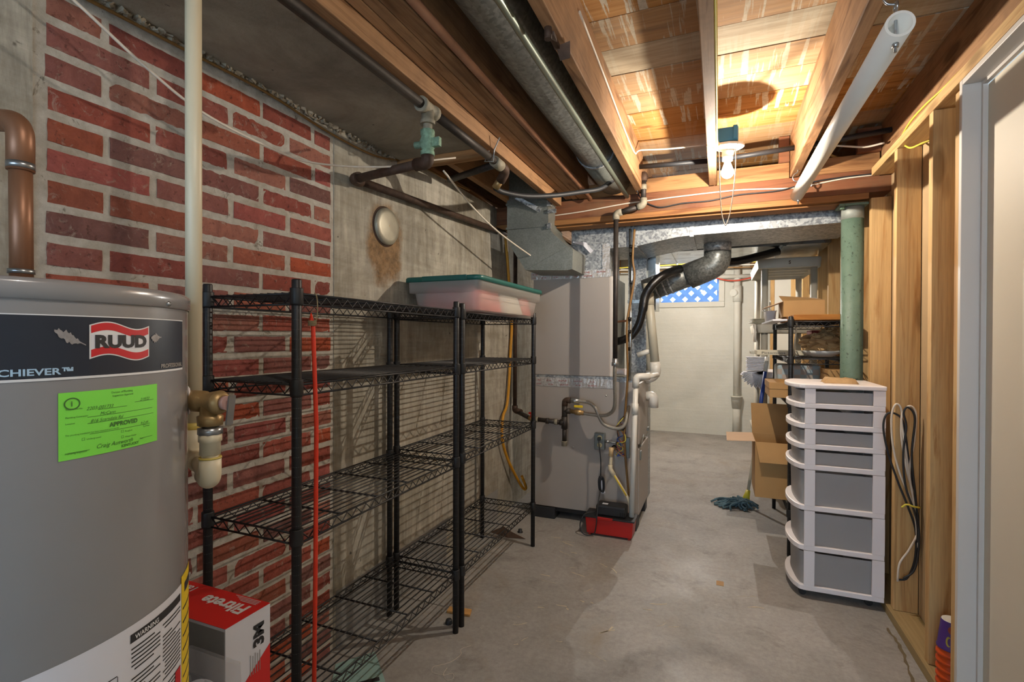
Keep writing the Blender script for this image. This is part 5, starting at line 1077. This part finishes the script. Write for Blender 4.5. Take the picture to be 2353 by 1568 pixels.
# grey plastic shelving
gk = thing('plastic_shelving', 'tall taupe plastic shelving behind the wire shelving at the rear right', 'shelf', (.54, 4.9, 0))
for z0, z1 in ((1.792,1.866),(1.285,1.355),(.86,.925),(.40,.46)):
    sp = part('shelf', loft([(rrect(.285,.715,4.42,5.33,.03),z0),(rrect(.275,.72,4.41,5.34,.03),z1-.006),(rrect(.28,.716,4.415,5.335,.03),z1)], False, True), M['grey_plastic'], gk)
    for k in range(4): part('underside_rib', MB().box(.30,.70, 4.55+.2*k, 4.57+.2*k, z0+.015, z1-.004), M['grey_plastic'], sp)
zz = [0,.40,.86,1.285,1.792]
for x in (.335, .675):
    for y in (4.475, 5.275):
        for k in range(4): part('leg', MB().tube([(x,y,zz[k]+(.06 if k else 0)),(x,y,zz[k]+.10),(x,y,zz[k+1])], [.027,.0245,.0245], 16), M['grey_plastic'], gk)
part('lettering', txt(MB(), 'S', .035, lambda x, y: Vector((.495+x, 4.4085, 1.818+y)), bold=.03), M['rust_iron'], gk)
# things on plastic shelving
for k in range(4):
    solo('paper_plate', MB().lathe([(.0001,0),(.06,0),(.095,.007),(.093,.009),(.055,.003),(.0001,.003)], (.315+.004*k,4.52,1.3565+.011*k), 28), M['pvc_grey'], 'round pale tray, %s of the stack on the plastic shelving' % ['lowest','second','third','topmost'][k], 'tray', 'trays on the plastic shelving')
solo('rag', lump(.262, .42, 4.40, 4.56, 1.24, 1.283, 52, 8) if False else loft([(rrect(.262,.276,4.42,4.56,.004),1.21),(rrect(.258,.274,4.42,4.56,.004),1.352)], True, True), M['pale_cloth'], 'grey-white rag hanging over the edge of the plastic shelf', 'rag')
pf = thing('paper_bundle', 'fanned bundle of white envelopes hanging off the plastic shelving', 'paper', (.26, 4.45, .93))
for k in range(10): part('sheet', MB().box(.205+.004*(k % 3), .335, 4.425, 4.56, .985+.011*k, .993+.011*k), M['paper'], pf)
for k in range(24):
    a = R(4+k*4.3); L = .135+.01*(k % 3); part('sheet', MB().obox((.315-L/2*math.cos(a), 4.465, .978-L/2*math.sin(a)*.85), (L, .13, .0042), (0, -a*.93, 0)), M['paper'], pf)
solo('foam_block', MB().box(.29, .70, 4.45, 4.9, .926, .972), M['white_plastic'], 'white foam block on the plastic shelving under the envelopes', 'foam')

# ================================================================== stud wall details
rn = random.Random(33)
def loopc(pts, mat, lab, r=.0042): solo('cable', MB().tube(smooth_path(pts, 7), r, 8), M[mat], lab, 'cable')
Yc = 2.680
loopc([(.80,Yc,.30),(.79,Yc-.01,.42),(.76,Yc-.012,.52),(.725,Yc-.012,.62),(.69,Yc-.012,.74),(.672,Yc-.012,.85),(.685,Yc-.012,.91),(.72,Yc-.012,.91),(.745,Yc-.012,.87),(.765,Yc-.006,.72),(.785,Yc-.006,.58),(.795,Yc-.006,.40),(.79,Yc-.006,.28),(.765,Yc-.006,.20),(.735,Yc-.006,.185)], 'black_rubber', 'black cable of the coiled bundle, looping widest to the left')
loopc([(.80,Yc-.004,.48),(.77,Yc-.018,.55),(.73,Yc-.018,.66),(.705,Yc-.018,.78),(.70,Yc-.018,.90),(.715,Yc-.018,.955),(.735,Yc-.018,.93),(.735,Yc-.018,.82),(.755,Yc-.016,.68),(.785,Yc-.01,.55),(.80,Yc-.01,.42),(.77,Yc-.012,.33),(.735,Yc-.012,.26),(.728,Yc-.012,.18)], 'white_cable', 'white cable of the coiled bundle nearest the stud edge')
loopc([(.80,Yc-.002,.36),(.785,Yc-.02,.50),(.765,Yc-.022,.64),(.745,Yc-.022,.80),(.735,Yc-.022,.90),(.76,Yc-.022,.95),(.785,Yc-.022,.92),(.78,Yc-.022,.80),(.765,Yc-.02,.66),(.785,Yc-.016,.52),(.80,Yc-.012,.34)], 'white_cable', 'white cable of the coiled bundle with the highest loop')
loopc([(.80,Yc-.002,.30),(.79,Yc-.026,.46),(.75,Yc-.028,.60),(.74,Yc-.028,.74),(.75,Yc-.028,.86),(.74,Yc-.028,.92),(.755,Yc-.028,.945),(.78,Yc-.028,.90),(.77,Yc-.028,.74),(.785,Yc-.026,.56),(.80,Yc-.024,.38),(.785,Yc-.024,.25),(.745,Yc-.024,.20)], 'black_rubber', 'black cable in the middle of the coiled bundle')
solo('cable_tie', MB().tube(smooth_path([(.735,Yc-.034,.512),(.75,Yc-.04,.528),(.775,Yc-.04,.522),(.803,Yc-.02,.515)]), .004, 8), M['lemon_cable'], 'yellow tie gathering the coiled cables on the stud', 'cable tie')
# stack of party cups
for k in range(5):
    z = .041+.026*k; solo('party_cup', MB().lathe([(.041,0),(.0435,.002),(.0435,.010),(.040,.012),(.0385,.024),(.036,.0255)], (.752,2.185,z), 28), M['orange_plastic'], 'orange plastic cup, %s of the nested stack in the stud bay' % ['lowest','second lowest','middle','second highest','highest'][k], 'cup', 'orange cups nested in the stud bay')
pc = thing('purple_cup', 'upturned purple plastic cup with a moon print on the orange stack', 'cup', (.752, 2.185, .172))
part('cup', MB().lathe([(.042,0),(.0425,.004),(.040,.006),(.030,.094),(.028,.097)], (.752,2.185,.1705), 32), M['purple'], pc); part('base', MB().lathe([(.0001,.0955),(.024,.0955),(.0285,.098),(.0285,.0955)], (.752,2.185,.1705), 32), M['pvc'], pc)
def cupf(a, z, r=.0007): rr = .040-(z-.1765)*.1136+r; return Vector((.752+rr*math.cos(R(a)), 2.185+rr*math.sin(R(a)), z))
mo_ = [(12*math.cos(R(t)), .017*math.sin(R(t))) for t in range(60, 301, 15)]; mi = [(5+9*math.cos(R(t)), .0125*math.sin(R(t))) for t in range(285, 74, -15)]
mn = mo_+mi; cxx = MB(); no = len(mo_); ni = len(mi)
vs = [cupf(-122+a, .203+z) for a, z in mo_]+[cupf(-122+a, .203+z) for a, z in mi]
part('moon', MB().add(vs, [tuple(range(len(vs)))]), paint('olive_yellow_print', '#a69a3c', .6), pc)
part('jack_o_lantern', MB().add([cupf(-105+22*math.cos(t), .242+.014*math.sin(t)) for t in [k*math.pi/10 for k in range(20)]], [tuple(range(20))]), paint('dull_orange_print', '#93412a', .6, 0, .5, 90), pc)
